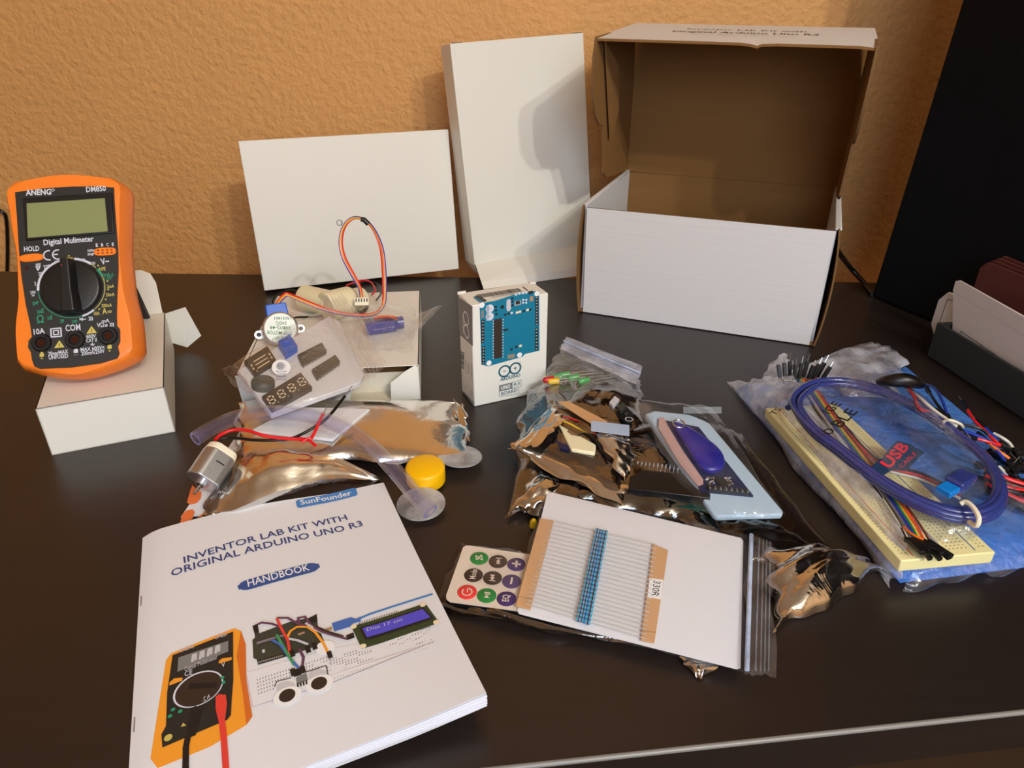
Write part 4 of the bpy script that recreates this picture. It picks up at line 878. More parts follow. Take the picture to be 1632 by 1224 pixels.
def build_pump():
    t = thing('water_pump', 'cream plastic mini water pump with black leads behind the stepper motor', 'pump', (-0.19, 0.60, H1))
    a, c = P(484, 474, .0455), P(528, 484, .0455); b = MB(); d = (c - a).normalized(); b.cyl(a, c, .0118, 'cream', 32); b.build('motor_barrel', t, bevel=0.001)
    a, c = P(519, 490, .0465), P(560, 477, .0465); b = MB(); b.cyl(a, c, .0140, 'cream', 32, r2=.0125); b.build('pump_head', t, bevel=0.0015)
    a, c = P(556, 480, .0465), P(577, 473, .0455); b = MB(); b.cyl(a, c, .0105, 'cream', 28, r2=.0095); b.build('inlet', t, bevel=0.001)
    b = MB(); b.tube(spline([P(482, 468, .05), P(462, 462, .05), P(440, 472, .045), P(436, 486, .040), P(455, 512, .034), P(470, 506, .034), P(500, 505, .034), P(540, 502, .034)], 6), .0009, 'blackw', 8); b.build('lead_wire', t)
    b = MB(); b.tube(spline([P(572, 484, .045), P(581, 482, .044), P(585, 490, .042), P(576, 498, .040), P(566, 496, .036)], 6), .0016, 'blackw', 8); b.build('lead_wire', t)
    b = MB(); b.tube(spline([P(560, 455, .040), P(580, 450, .036), P(600, 452, .034), P(608, 465, .034), P(600, 478, .034)], 6), .0008, 'blackw', 6); b.build('lead_wire', t)
    b = MB(); b.tube(spline([P(552, 455, .042), P(575, 447, .040), P(590, 449, .038), P(598, 462, .036), P(592, 470, .034)], 6), .0008, 'red', 6); b.build('lead_wire', t)
build_pump()

def build_servo():
    t = thing('servo_motor', 'small translucent blue servo motor inside the clear bag on the torn box', 'servo', P(612, 525, H1))
    fr = frame(P(585, 535, H1 + .0006), P(640, 527, H1) - P(585, 535, H1), P(582, 510, H1) - P(585, 535, H1)); Lx = .0260
    b = MB(); b.M = fr; b.box(0, Lx, 0, .0125, 0, .0105, 'servo'); b.build('servo_case', t, bevel=0.0006)
    b = MB(); b.M = fr; b.box(Lx, Lx + .0024, 0, .0125, 0.002, .0085, 'servo'); b.build('mounting_tab', t, bevel=0.0004)
    b = MB(); b.M = fr; b.cyl((Lx + .001, .006, .0055), (Lx + .0075, .006, .0055), .0055, 'servo', 24); b.build('gear_boss', t)
    b = MB(); b.M = fr
    S = Plane(fr @ Matrix.Translation((0, 0, .0106))); b.M = Matrix(); b.stext(S, 'Servo 9g', (597, 527), (628, 522), 0.003, 'lgrey_ink', .0002); b.build('case_lettering', t)
    for k, m_ in enumerate(('orangew', 'red', 'brownw')):
        b = MB(); b.tube(spline([P(588, 512 + k * 3, H1 + .006), P(600, 505 + k * 2, H1 + .012), P(618, 503 + k * 2, H1 + .012), P(634, 506 + k * 2, H1 + .011)], 6), .0006, m_, 6); b.build('lead_wire', t)
    b = MB(); bag(b, [P(560, 490, H1 + .004), P(665, 492, H1 + .005), P(655, 560, H1 + .002), P(575, 558, H1 + .002)], .0135, 'clear', 26, 26, .003, 31, .004)
    c = [P(655, 505, H1 + .008), P(702, 486, .046), P(704, 488, .045), P(648, 545, H1 + .004)]; bag(b, c, .0015, 'clear', 14, 14, .002, 32, .001)
    tag(b.build('servo_bag'), 'clear plastic bag with a pointed tail around the blue servo', 'bag')
build_servo()

# ------------------------------------------------------------------ zip bag with displays and chips stuck in white foam
def build_display_bag():
    L, T, B = P(379, 590, .0440), P(525, 503, .0455), P(432, 660, .0330); R4 = T + (B - L)
    X = (T - L).normalized(); n = X.cross(B - L).normalized(); n = n if n.z > 0 else -n; Yv = n.cross(X); F2 = Matrix((X, Yv, n)).transposed().to_4x4(); F2.translation = L; S = Plane(F2); z2 = zm(3.4, 360, 320)
    corners = [(379, 590), (525, 503), (541, 512), (581, 596), (573, 610), (432, 660)]
    b = MB(); b.sblock(S, corners, .0045, 'foam', off=-.0045); f = b.build('foam_slab', bevel=.0006, at=P(480, 600, .03)); tag(f, 'white foam slab holding the chips inside the zip bag', 'foam')
    e = lambda *q: [z2(*k) for k in q]
    def dev(name, label, cat, pts, h, m, group=None):
        c = S.st(*z2(sum(p[0] for p in pts) / len(pts), sum(p[1] for p in pts) / len(pts))); t = thing(name, label, cat, S.p(c.x, c.y, 0), group); b = MB(); b.sblock(S, e(*pts), h, m, off=.0002); b.build('body', t); return t, h + .0003
    def seg7(b, q, off):                    # q: four photo points of the digit (tl,tr,br,bl) in zoom units
        st = [S.st(*z2(*k)) for k in q]; f = lambda u, v: (st[0] * (1 - u) + st[1] * u) * (1 - v) + (st[3] * (1 - u) + st[2] * u) * v
        for u0, v0, u1, v1 in ((.15, 0, .85, 0), (.15, .5, .85, .5), (.15, 1, .85, 1), (0, .06, 0, .44), (1, .06, 1, .44), (0, .56, 0, .94), (1, .56, 1, .94)):
            a, c = f(u0, v0), f(u1, v1); d = (c - a).normalized(); nn = Vector((-d.y, d.x)) * .0005; b.stpoly(S, [a, a + d * .0006 + nn, c - d * .0006 + nn, c, c - d * .0006 - nn, a + d * .0006 - nn], 'cream_ink', off)
    t, h = dev('digit_display', 'one digit seven segment display at the left of the foam', 'display', [(100, 888), (225, 808), (275, 888), (155, 962)], .0035, 'segface')
    b = MB(); seg7(b, [(135, 905), (232, 846), (253, 880), (155, 942)][::1], h); b.sdisc(S, z2(170, 945), .0006, 'cream_ink', h, 8); b.build('segments', t)
    t, h = dev('digit_display', 'four digit seven segment display at the front of the foam', 'display', [(197, 1080), (405, 952), (467, 1032), (250, 1152)], .0035, 'segface')
    b = MB()
    for k in range(4):
        x, y = 222 + k * 54.5, 1092 - k * 33; seg7(b, [(x, y), (x + 32, y - 20), (x + 52, y + 15), (x + 20, y + 34)], h) if False else seg7(b, [(x, y), (x + 28, y - 16), (x + 50, y + 20), (x + 22, y + 36)], h); b.sdisc(S, z2(x + 62, y + 22), .0005, 'cream_ink', h, 8)
    b.build('segments', t)
    t, h = dev('potentiometer', 'bright blue square trimmer potentiometer on the foam', 'potentiometer', [(283, 795), (345, 757), (388, 822), (325, 862)], .006, 'bluep')
    b = MB(); c = S.st(*z2(325, 798)); G = F2.copy(); G.translation = S.p(c.x, c.y, .0062); b.M = G; b.lathe([(.0036, 0), (.0036, .0014), (.0030, .0018)], 'bluep', 24); b.box(-.0026, .0026, -.0004, .0004, .0018, .0020, 'navy'); b.build('knob', t)
    for q, lab in (([(388, 852), (520, 785), (545, 828), (412, 902)], 'dark logic chip on the foam, the one nearer the blue trimmer'), ([(465, 932), (592, 852), (617, 886), (490, 975)], 'dark logic chip on the foam, the one nearer the front right edge')):
        t, h = dev('logic_chip', lab, 'chip', q, .0030, 'ic')
        for side in (0, 1):
            for k in range(8):
                f = (k + .5) / 8; a, c = (q[3], q[2]) if side else (q[0], q[1]); x = a[0] + (c[0] - a[0]) * f; y = a[1] + (c[1] - a[1]) * f; o = 8 if side else -6
                b = MB(); b.spoly(S, e((x - 4, y + o - 1), (x + 3, y + o - 5), (x + 6, y + o + 3), (x - 1, y + o + 7)), 'steel', .0012); b.build('pin', t)
    c = S.st(*z2(202, 1007)); G = F2.copy(); G.translation = S.p(c.x, c.y, .0002); t = thing('buzzer', 'round grey buzzer disc with ridged top on the foam', 'buzzer', G.translation)
    b = MB(); b.M = G; b.lathe([(.0082, 0), (.0082, .0045), (.0076, .0052), (.0066, .0048), (.0060, .0054), (.0048, .0050), (.0040, .0056), (.0028, .0052), (.0016, .0054), (.0012, .0040), (.0001, .0040)], 'buzz', 40); b.build('buzzer_case', t)
    c = S.st(*z2(300, 943)); G = axis_frame(S.p(c.x, c.y, .0066), (S.n + (EYEV - S.p(c.x, c.y)).normalized()), tuple(Yv)); S9 = S; S = Plane(G); t = thing('round_sticker', 'small round white sticker with blue print over the foam', 'sticker', G.translation); b = MB(); b.M = G; n_ = 32
    b.prism([(.0068 * math.cos(2 * math.pi * k / n_), .0068 * math.sin(2 * math.pi * k / n_)) for k in range(n_)], 0, .0002, 'white'); b.M = Matrix(); b.sdisc(S, z2(298, 896), .0034, 'white', .0002, 20)
    b.M = Matrix(); off = .0004
    for i, s_ in enumerate(('REMOVE', 'SEAL', 'AFTER', 'WASHING')): yy = 925 + i * 14; b.stext(S, s_, z2(328 - (i == 1) * 6, yy - 3), z2(272 + (i == 1) * 6, yy - 3), .0013, 'navy', off)
    b.sring(S, z2(298, 893), .0018, .0003, 'navy', off); b.sline(S, [z2(290, 893), z2(306, 893)], .0004, 'navy', off); b.build('sticker_face', t); S = S9
    b = MB(); q = lambda x, y, z_: P(*z2(x, y), z_)
    fl = lambda x, y: .0
    bag(b, [q(40, 885, .046), q(545, 565, .048), q(790, 960, .040), q(235, 1165, .034)], .0088, 'clear', 64, 64, .0060, 11, .003, fr=(1.0, 5))
    bag(b, [q(-25, 905, .040), q(60, 880, .046), q(150, 1060, .040), q(20, 985, .036)], .001, 'clear', 12, 12, .002, 12, .002)
    bb = b.build('zip_bag'); tag(bb, 'clear zip bag wrapped over the foam of displays and chips', 'bag')
    b = MB(); c = [q(500, 545, .056), q(640, 500, .056), q(880, 880, .042), q(770, 985, .038)]; bag(b, c, .002, 'clear', 30, 30, .002, 13, .002); b.build('zip_mouth', bb)
    for k in range(7):
        f = 0.08 + k * 0.13; a = c[0].lerp(c[1], f); e_ = c[3].lerp(c[2], f); b = MB(); pts = [a.lerp(e_, s / 10) + Vector((0, 0, .0026 + .0008 * math.sin(s * 1.3 + k))) for s in range(11)]; b.tube(pts, .00025 if k not in (2, 3) else .0004, 'zip', 6); b.build('zip_ridge', bb)
build_display_bag()

# ------------------------------------------------------------------ silver and tan bags, motor, tube and fan at the centre left
def build_centre_left():
    z3 = zm(3.264, 280, 600); z6 = zm(5.552, 280, 620)
    # printed orange and white bag at the bottom of the heap
    b = MB(); c = [P(375, 700, .004), P(470, 700, .006), P(420, 810, .003), P(289, 826, .0015)]; b.slab([p + Vector((0, 0, .0012)) for p in c], [p for p in c], 'paper')
    fr = frame(c[3] + Vector((0, 0, .0014)), c[2] - c[3], c[0] - c[3]); S = Plane(fr)
    base = b.build('printed_packet'); tag(base, 'white packet printed with orange shapes under the small metal motor', 'packet')
    D = .0003
    for q in ([(40, 1190), (60, 1110), (100, 1075), (150, 1068), (170, 1090), (150, 1150), (110, 1175)], [(100, 1010), (130, 900), (150, 855), (200, 900), (228, 915), (225, 970), (190, 1010), (140, 1025)], [(190, 1140), (260, 1090), (330, 1100), (300, 1120), (240, 1130)], [(440, 1080), (500, 960), (560, 920), (660, 900), (650, 950), (560, 1010)], [(600, 720), (640, 640), (700, 560), (900, 540), (900, 570), (800, 640), (690, 700), (650, 690)]): b = MB(); b.spoly(S, [z6(*k) for k in q], 'cardor', D); b.build('printed_shape', base)
    b = MB(); bag(b, [z and P(*z, h) for z, h in (((384, 642), .012), ((728, 641), .006), ((748, 738), .003), ((372, 735), .012))], .012, 'foilflat', 70, 40, .0018, 5, .0035, fr=(0.6, 2.4))
    t = b.build('antistatic_bag'); tag(t, 'large shiny silver bag reflecting tan behind the fan blades', 'bag')
    b = MB(); b.tube(spline([P(552, 641, .0125), P(600, 640, .012), P(660, 641, .010), P(728, 643, .007)], 6), .0012, 'foil', 6); b.build('sealed_edge', t)
    for p0 in [(734, 648, .008), (741, 672, .006), (746, 700, .005)]: pass
    b = MB(); bag(b, [P(722, 636, .010), P(740, 645, .012), P(748, 700, .004), P(736, 706, .003)], .002, 'foil', 8, 16, .003, 8, .003); b.build('crumpled_corner', t)
    b = MB(); c = [P(400, 690, .0185), P(470, 652, .0205), P(590, 655, .0195), P(530, 705, .0175)]; b.slab([p + Vector((0, 0, .0022)) for p in c], c, 'foam'); tag(b.build('foam_sheet', bevel=.0008), 'thin white foam sheet lying on the big silver bag', 'foam')
    b = MB(); bag(b, [P(388, 668, .019), P(500, 640, .0225), P(640, 648, .018), P(470, 722, .018)], .0035, 'clear', 34, 34, .003, 17, .003); tag(b.build('clear_bag'), 'crumpled clear bag over the thin foam sheet behind the red wire', 'bag')
    # front tan bag arched over the handbook
    b = MB(); n = 44; m_ = 16; G = []
    top = spline([P(372, 742, .016), P(400, 722, .022), P(440, 716, .024), P(490, 722, .022), P(540, 732, .016), P(606, 763, .006)], 9); bot = spline([P(322, 822, .004), P(372, 812, .010), P(425, 790, .013), P(480, 772, .013), P(540, 764, .010), P(606, 766, .004)], 9)
    g = creases(23, 7, .8, 3); L = min(len(top), len(bot))
    for i in range(L):
        row = []
        for j in range(m_ + 1):
            v = j / m_; p = top[i].lerp(bot[i], v); p.z += .0045 * math.sin(math.pi * v) ** .8 * math.sin(math.pi * min(1, .08 + i / L)) + .0030 * g(i / L * 3, v * 1.6); row.append(b.v(p))
        G.append(row)
    for i in range(L - 1):
        for j in range(m_): b.face([G[i][j], G[i][j + 1], G[i + 1][j + 1], G[i + 1][j]], 'foilflat', True)
    G2 = [[b.v((b.M.inverted() @ r[j].co) - Vector((0, -.0005, .0045))) for j in (0, m_)] for r in G]
    for i in range(L - 1): b.face([G[i][m_], G2[i][1], G2[i + 1][1], G[i + 1][m_]], 'foil', True); b.face([G2[i][0], G2[i + 1][0], G2[i + 1][1], G2[i][1]], 'foil', True)
    tag(b.build('antistatic_bag'), 'tan looking silver bag arched just behind the top edge of the handbook', 'bag')
    b = MB(); bag(b, [P(372, 722, .018), P(392, 712, .022), P(395, 800, .008), P(318, 822, .006)], .005, 'anti', 22, 26, .004, 77, .003); tag(b.build('clear_bag'), 'grey crinkled bag end under the small metal motor', 'bag')
    # the small DC motor
    a, c = P(354, 720, .0285), P(321, 770, .0190); ax = (c - a).normalized(); F2 = axis_frame(a, ax, (0.3, 0, 1)); Lm = (c - a).length
    t = thing('dc_motor', 'small silver metal motor with red and black wires beside the tube end', 'motor', (a + c) / 2 - Vector((0, 0, .012)))
    def sec(r, f, n=32): return [(max(-f, min(f, r * math.cos(2 * math.pi * i / n))), r * math.sin(2 * math.pi * i / n)) for i in range(n)]
    b = MB(); b.M = F2 @ Matrix.Rotation(math.radians(55), 4, 'Z'); 
    def loft(z0, z1, p0, p1, m): b.slab([(x, y, z1) for x, y in p1], [(x, y, z0) for x, y in p0], m)
    loft(.003, Lm - .001, sec(.0108, .0088), sec(.0108, .0088), 'zinc'); b.build('motor_can', t, bevel=.0008)
    b = MB(); b.M = F2 @ Matrix.Rotation(math.radians(55), 4, 'Z'); loft(-.0015, .0032, sec(.0098, .0080), sec(.0106, .0086), 'ivory'); b.build('end_cap', t, bevel=.0006)
    b = MB(); b.M = F2 @ Matrix.Rotation(math.radians(55), 4, 'Z'); b.cyl((0, 0, Lm - .001), (0, 0, Lm + .0016), .0036, 'zinc', 24); b.cyl((0, 0, Lm + .0016), (0, 0, Lm + .0018), .0024, 'black', 20); b.build('bearing_boss', t)
    b = MB(); b.M = F2; b.cyl((0, 0, Lm), (0, 0, Lm + .0080), .0010, 'steel', 14); b.build('shaft', t)
    b = MB(); b.M = F2 @ Matrix.Rotation(math.radians(55), 4, 'Z'); b.box(.0087, .0090, -.004, .002, .010, .0108, 'black'); b.box(.0087, .0090, -.003, .001, .0145, .0149, 'grey_ink'); b.build('can_slot', t)
    q = lambda x, y, h: P(*z3(x, y), h)
    b = MB(); b.tube(spline([q(205, 330, .033), q(240, 300, .0335), q(300, 278, .034), q(370, 280, .034), q(440, 302, .033), q(520, 318, .031), q(620, 325, .0300), q(690, 328, .0295), q(712, 310, .030), q(728, 280, .032), q(745, 240, .0345), q(767, 195, .037)], 7), .00115, 'red', 10); b.build('red_wire', t)
    b = MB(); b.tube([q(767, 195, .037), q(780, 168, .038), q(798, 142, .039)], .00035, 'steel', 6); b.build('bare_strand', t)
    b = MB(); b.tube(spline([q(215, 335, .031), q(260, 320, .031), q(330, 322, .0305), q(400, 330, .030), q(500, 332, .0295), q(600, 322, .029), q(660, 298, .029), q(720, 265, .031), q(770, 232, .034), q(820, 180, .037), q(880, 102, .041)], 7), .00105, 'blackw', 10); b.build('black_wire', t)
    b = MB(); b.tube([q(880, 102, .041), q(900, 75, .042), q(918, 50, .043)], .00035, 'steel', 6); b.build('bare_strand', t)
    b = MB(); b.tube(spline([q(640, 322, .0305), q(690, 330, .0305), q(728, 360, .029)], 6), .0011, 'red', 10); b.tube(spline([q(655, 342, .030), q(690, 322, .0312), q(710, 330, .030)], 6), .0009, 'red', 8); b.build('wire_twist', t)
    # tube
    pts = spline([q(103, 325, .022), q(180, 275, .028), q(300, 220, .0355), q(420, 194, .0395), q(560, 190, .0395), q(700, 206, .038), q(820, 245, .034), q(930, 300, .030), q(1040, 385, .0265), q(1150, 500, .0225), q(1240, 610, .0185), q(1325, 705, .0125)], 8)
    b = MB(); b.tube(pts, .0052, 'tube', 20, cap=False); b.tube(pts, .0039, 'tube', 16, cap=False)
    for i in (0, -1):
        p = pts[i]; d = (pts[1] - pts[0] if i == 0 else pts[-1] - pts[-2]).normalized(); t_ = d.cross(Vector((0.13, 0.21, 0.97))).normalized(); A = b.ring(p, .0052, t_, d.cross(t_), 24); B = b.ring(p, .0039, t_, d.cross(t_), 24)
        m2 = M.setdefault('tube_end', mat('tube_cut_end', (150, 150, 215), 0.3))
        for k in range(24): b.face([A[k], A[(k + 1) % 24], B[(k + 1) % 24], B[k]], 'tube_end')
    tag(b.build('clear_tube'), 'clear flexible plastic tube bent over the bags and ending near the fan', 'tube')
    # fan
    C = P(678, 752, 0.0095); nrm = Vector((.02, -.10, 1)).normalized(); F2 = axis_frame(C, nrm, (0, 1, 0.1)); 
    t = thing('propeller_fan', 'yellow hub with three round translucent blades lying beside the tube end', 'fan', (C.x, C.y, 0))
    b = MB(); b.M = F2; r = .0132; b.lathe([(r - .0012, -.0075), (r, -.0065), (r, .0035), (r - .0006, .0048), (r - .0020, .0055)], 'yellowp', 56); b.build('hub', t)
    for k, (px, zz) in enumerate((((637, 722), .0062), ((733, 727), .0062), ((671, 803), .0045))):
        c = P(*px, zz); G = axis_frame(c, (Vector((0, 0, 1)) + (C - c) * -3).normalized(), (0, 1, 0)); b = MB(); b.M = G; n_ = 44
        R_ = .0152; b.prism([(R_ * math.cos(2 * math.pi * i / n_), R_ * math.sin(2 * math.pi * i / n_)) for i in range(n_)], -.0004, .0004, 'blade')
        b.M = Matrix(); b.M = G; b.tube([(R_ * math.cos(2 * math.pi * i / n_), R_ * math.sin(2 * math.pi * i / n_), 0) for i in range(n_)], .00045, 'blade', 6, closed=True); b.build('blade', t)
build_centre_left()

# ------------------------------------------------------------------ resistors in their zip bag, and the remote
def build_resistors():
    z = zm(2.205, 680, 760)
    o = P(*z(320, 465), .0085); x = P(*z(1105, 670), .0075) - o; y = P(*z(430, 60), .0150) - o; S = Plane(frame(o, x, y))
    w = lambda px, py, off=0: (lambda k: S.p(k.x, k.y, off))(S.st(*z(px, py)))
    b = MB(); b.sblock(S, [z(*k) for k in [(424, 56), (440, 52), (1105, 212), (1113, 222), (1104, 668), (1090, 672), (325, 478), (318, 468)]], .0004, 'paper', off=-.0010)
    tag(b.build('paper_card'), 'blank white paper card inside the resistor zip bag', 'paper')
    for pts, lab in (([(398, 150), (447, 158), (365, 470), (313, 458)], 'left brown paper strip holding the resistor leads'), ([(795, 240), (848, 262), (800, 588), (752, 578)], 'right brown paper strip with the white resistor label')):
        b = MB(); b.sblock(S, [z(*k) for k in pts], .0009, 'kraftp', off=.0002); t = b.build('paper_strip', bevel=.0002); tag(t, lab, 'paper strip')
        f = [(pts[3][0] + 4, pts[3][1] - 32), (pts[2][0] + 6, pts[2][1] - 36)]; b = MB(); b.sline(S, [z(*f[0]), z(*f[1])], .0003, 'kraft', .0012); b.build('fold_line', t)
        if 'label' in lab:
            b = MB(); b.sblock(S, [z(*k) for k in [(783, 362), (831, 368), (823, 436), (775, 428)]], .0002, 'white', off=.0012); l = b.build('value_label', t)
            b = MB(); b.stext(S, '330R', z(797, 370), z(789, 424), .0038, 'black_ink', .0015); b.build('label_lettering', l)
    N = 22; first = None; fr0 = None
    for i in range(N):
        v = (i + .5) / N; a = (432 + (358 - 432) * v, 160 + (462 - 160) * v); c = (806 + (757 - 806) * v, 246 + (580 - 246) * v); mpt = (616 + (550 - 616) * v, 193 + (520 - 193) * v)
        A = w(*a, .0016); Cc = w(*c, .0016); Mp = w(*mpt, .0017)
        fr = frame(Mp, Cc - A, S.n.cross((Cc - A).normalized()))
        if first is None:
            L0 = (Mp - A).length; L1 = (Cc - Mp).length; fr0 = fr; t = thing('resistor', 'blue striped resistor with long straight leads on the paper strips', 'resistor', (0, 0, 0), 'row of resistors on the paper strips'); MATS[t] = Matrix()
            b = MB(); b.lathe([(.0001, -.0038), (.0013, -.0035), (.00145, -.0026), (.0012, -.0019), (.0012, .0019), (.00145, .0026), (.0013, .0035), (.0001, .0034)], 'res', 14)
            bmesh.ops.rotate(b.bm, matrix=Matrix.Rotation(math.pi / 2, 3, 'Y'), verts=b.bm.verts); b.build('resistor_body', t)
            for zz in (-.0024, -.0010, .0004, .0024):
                b = MB(); b.cyl((zz - .0003, 0, 0), (zz + .0003, 0, 0), .00125 if abs(zz) < .002 else .0015, 'resband' if zz != .0004 else 'navy', 14); b.build('band', t)
            b = MB(); b.tube([(-L0, 0, 0), (-.003, 0, 0)], .00024, 'leadw', 6); b.build('lead', t); b = MB(); b.tube([(.003, 0, 0), (L1, 0, 0)], .00024, 'leadw', 6); b.build('lead', t); first = t; t.matrix_world = fr
        else:
            r = first.copy(); COL.objects.link(r); r.matrix_world = fr
            for ch in first.children:
                k = ch.copy(); COL.objects.link(k); k.parent = r
    b = MB(); bag(b, [w(412, 48, .0008), w(1128, 208, .0008), w(1114, 690, .0006), w(306, 478, .0006)], .0030, 'clear_flat', 46, 40, .0009, 41, .0012, back=False)
    bg = b.build('zip_bag'); tag(bg, 'flat clear zip bag holding the row of resistors', 'bag')
    b = MB(); bag(b, [w(1126, 200, .0006), w(1216, 236, .0012), w(1219, 704, .0010), w(1112, 694, .0004)], .0012, 'clear', 14, 40, .0010, 42, .0012); b.build('zip_mouth', bg)
    for x0, x1, r, m_ in ((1138, 1122, .0012, 'zipw'), (1166, 1152, .0004, 'zip'), (1180, 1170, .0003, 'zip'), (1192, 1184, .0003, 'zip'), (1204, 1198, .0003, 'zip')):
        b = MB(); b.tube([w(x0 + (x1 - x0) * k / 8, 212 + (x0 - 1126) * .36 + (480 - (x0 - 1126) * .3) * k / 8, .0030) for k in range(9)], r, m_, 6); b.build('zip_ridge', bg)
build_resistors()

def build_remote():
    z = zm(4.295, 680, 850); o = P(*z(135, 440), .0072); x = P(*z(600, 530), .0072) - o; y = P(*z(262, 85), .0072) - o; S = Plane(frame(o, x, y))
    t = thing('remote_control', 'thin beige remote control with nine round buttons, half under the resistor bag', 'remote control', P(*z(400, 300), 0.0008))
    face = [(268, 84), (300, 84), (690, 142), (900, 172), (800, 560), (600, 528), (160, 470), (136, 452), (133, 425), (250, 95)]
    b = MB(); b.sblock(S, [z(*k) for k in face], .0052, 'black', off=-.0056); b.build('case', t, bevel=.0006)
    b = MB(); b.sblock(S, [z(*k) for k in face], .0003, 'remote', off=-.0003); b.build('face_plate', t)
    kw = 'white'; D = .0007
    for (cx, cy), m_, s_ in (((360, 173), 'btn_g', 'mute'), ((488, 195), 'btn_k', 'ff'), ((614, 215), 'btn_p', '+'), ((321, 288), 'btn_k', 'Mode'), ((451, 308), 'btn_k', 'rw'), ((581, 331), 'btn_p', '-'), ((277, 404), 'btn_r', 'pw'), ((411, 428), 'btn_g', 'pl'), ((547, 450), 'btn_p', 'EQ')):
        c = S.st(*z(cx, cy)); G = S.M.copy(); G.translation = S.p(c.x, c.y, 0); b = MB(); b.M = G; b.lathe([(.0052, 0), (.0052, .0004), (.0048, .0006)], m_, 28); btn = b.build('button', t)
        b = MB(); q = lambda dx, dy: z(cx + dx, cy + dy)
        def tri(*p): b.spoly(S, [q(*k) for k in p], 'remote', D)
        def ln(*p, w=.0006): b.sline(S, [q(*k) for k in p], w, 'remote', D)
        if s_ == '+': ln((-26, -3), (26, 4), w=.0012); ln((2, -18), (-2, 20), w=.0012)
        elif s_ == '-': ln((4, -20), (-4, 20), w=.0011)
        elif s_ == 'Mode': b.stext(S, 'Mode', q(12, 32), q(26, -34), .0034, 'remote', D, .01)
        elif s_ == 'EQ': b.stext(S, 'EQ', q(14, 24), q(20, -22), .0036, 'remote', D, .02)
        elif s_ == 'mute': ln((-24, -14), (-18, 14), (0, 4), (22, 16), (14, -18), (0, -4), (-24, -14)); ln((-22, 12), (20, -14))
        elif s_ == 'ff': tri((-16, 20), (18, 22), (2, 4)); tri((-14, 6), (18, 8), (4, -14)); ln((-12, -20), (22, -16), w=.0007)
        elif s_ == 'rw': ln((-20, 20), (16, 24), w=.0007); tri((-18, -20), (18, -18), (0, 2)); tri((-18, -2), (16, 0), (-2, 20))
        elif s_ == 'pw': b.sring(S, q(0, 3), .0026, .0007, 'remote', D, 150, 450); ln((4, -20), (1, 4))
        elif s_ == 'pl': tri((-20, 18), (18, 22), (0, -2)); ln((-14, -8), (20, -4), w=.0007); ln((-12, -18), (22, -14), w=.0007)
        b.build('icon', btn)
    w = lambda px, py, h: P(*z(px, py), h)
    b = MB(); bag(b, [w(235, 62, .0035), w(930, 160, .0035), w(760, 600, .0035), w(70, 440, .0025)], .0052, 'anti' if False else 'clear_flat', 44, 36, .0008, 51, .0015, back=False)
    bg = b.build('clear_bag'); tag(bg, 'clear bag tightly wrapped around the beige remote', 'bag')
    b = MB(); bag(b, [w(80, 470, .005), w(640, 560, .007), w(1500, 770, .0045), w(100, 545, .001)], .002, 'anti', 60, 10, .003, 52, .002); b.build('bag_front_edge', bg)
build_remote()

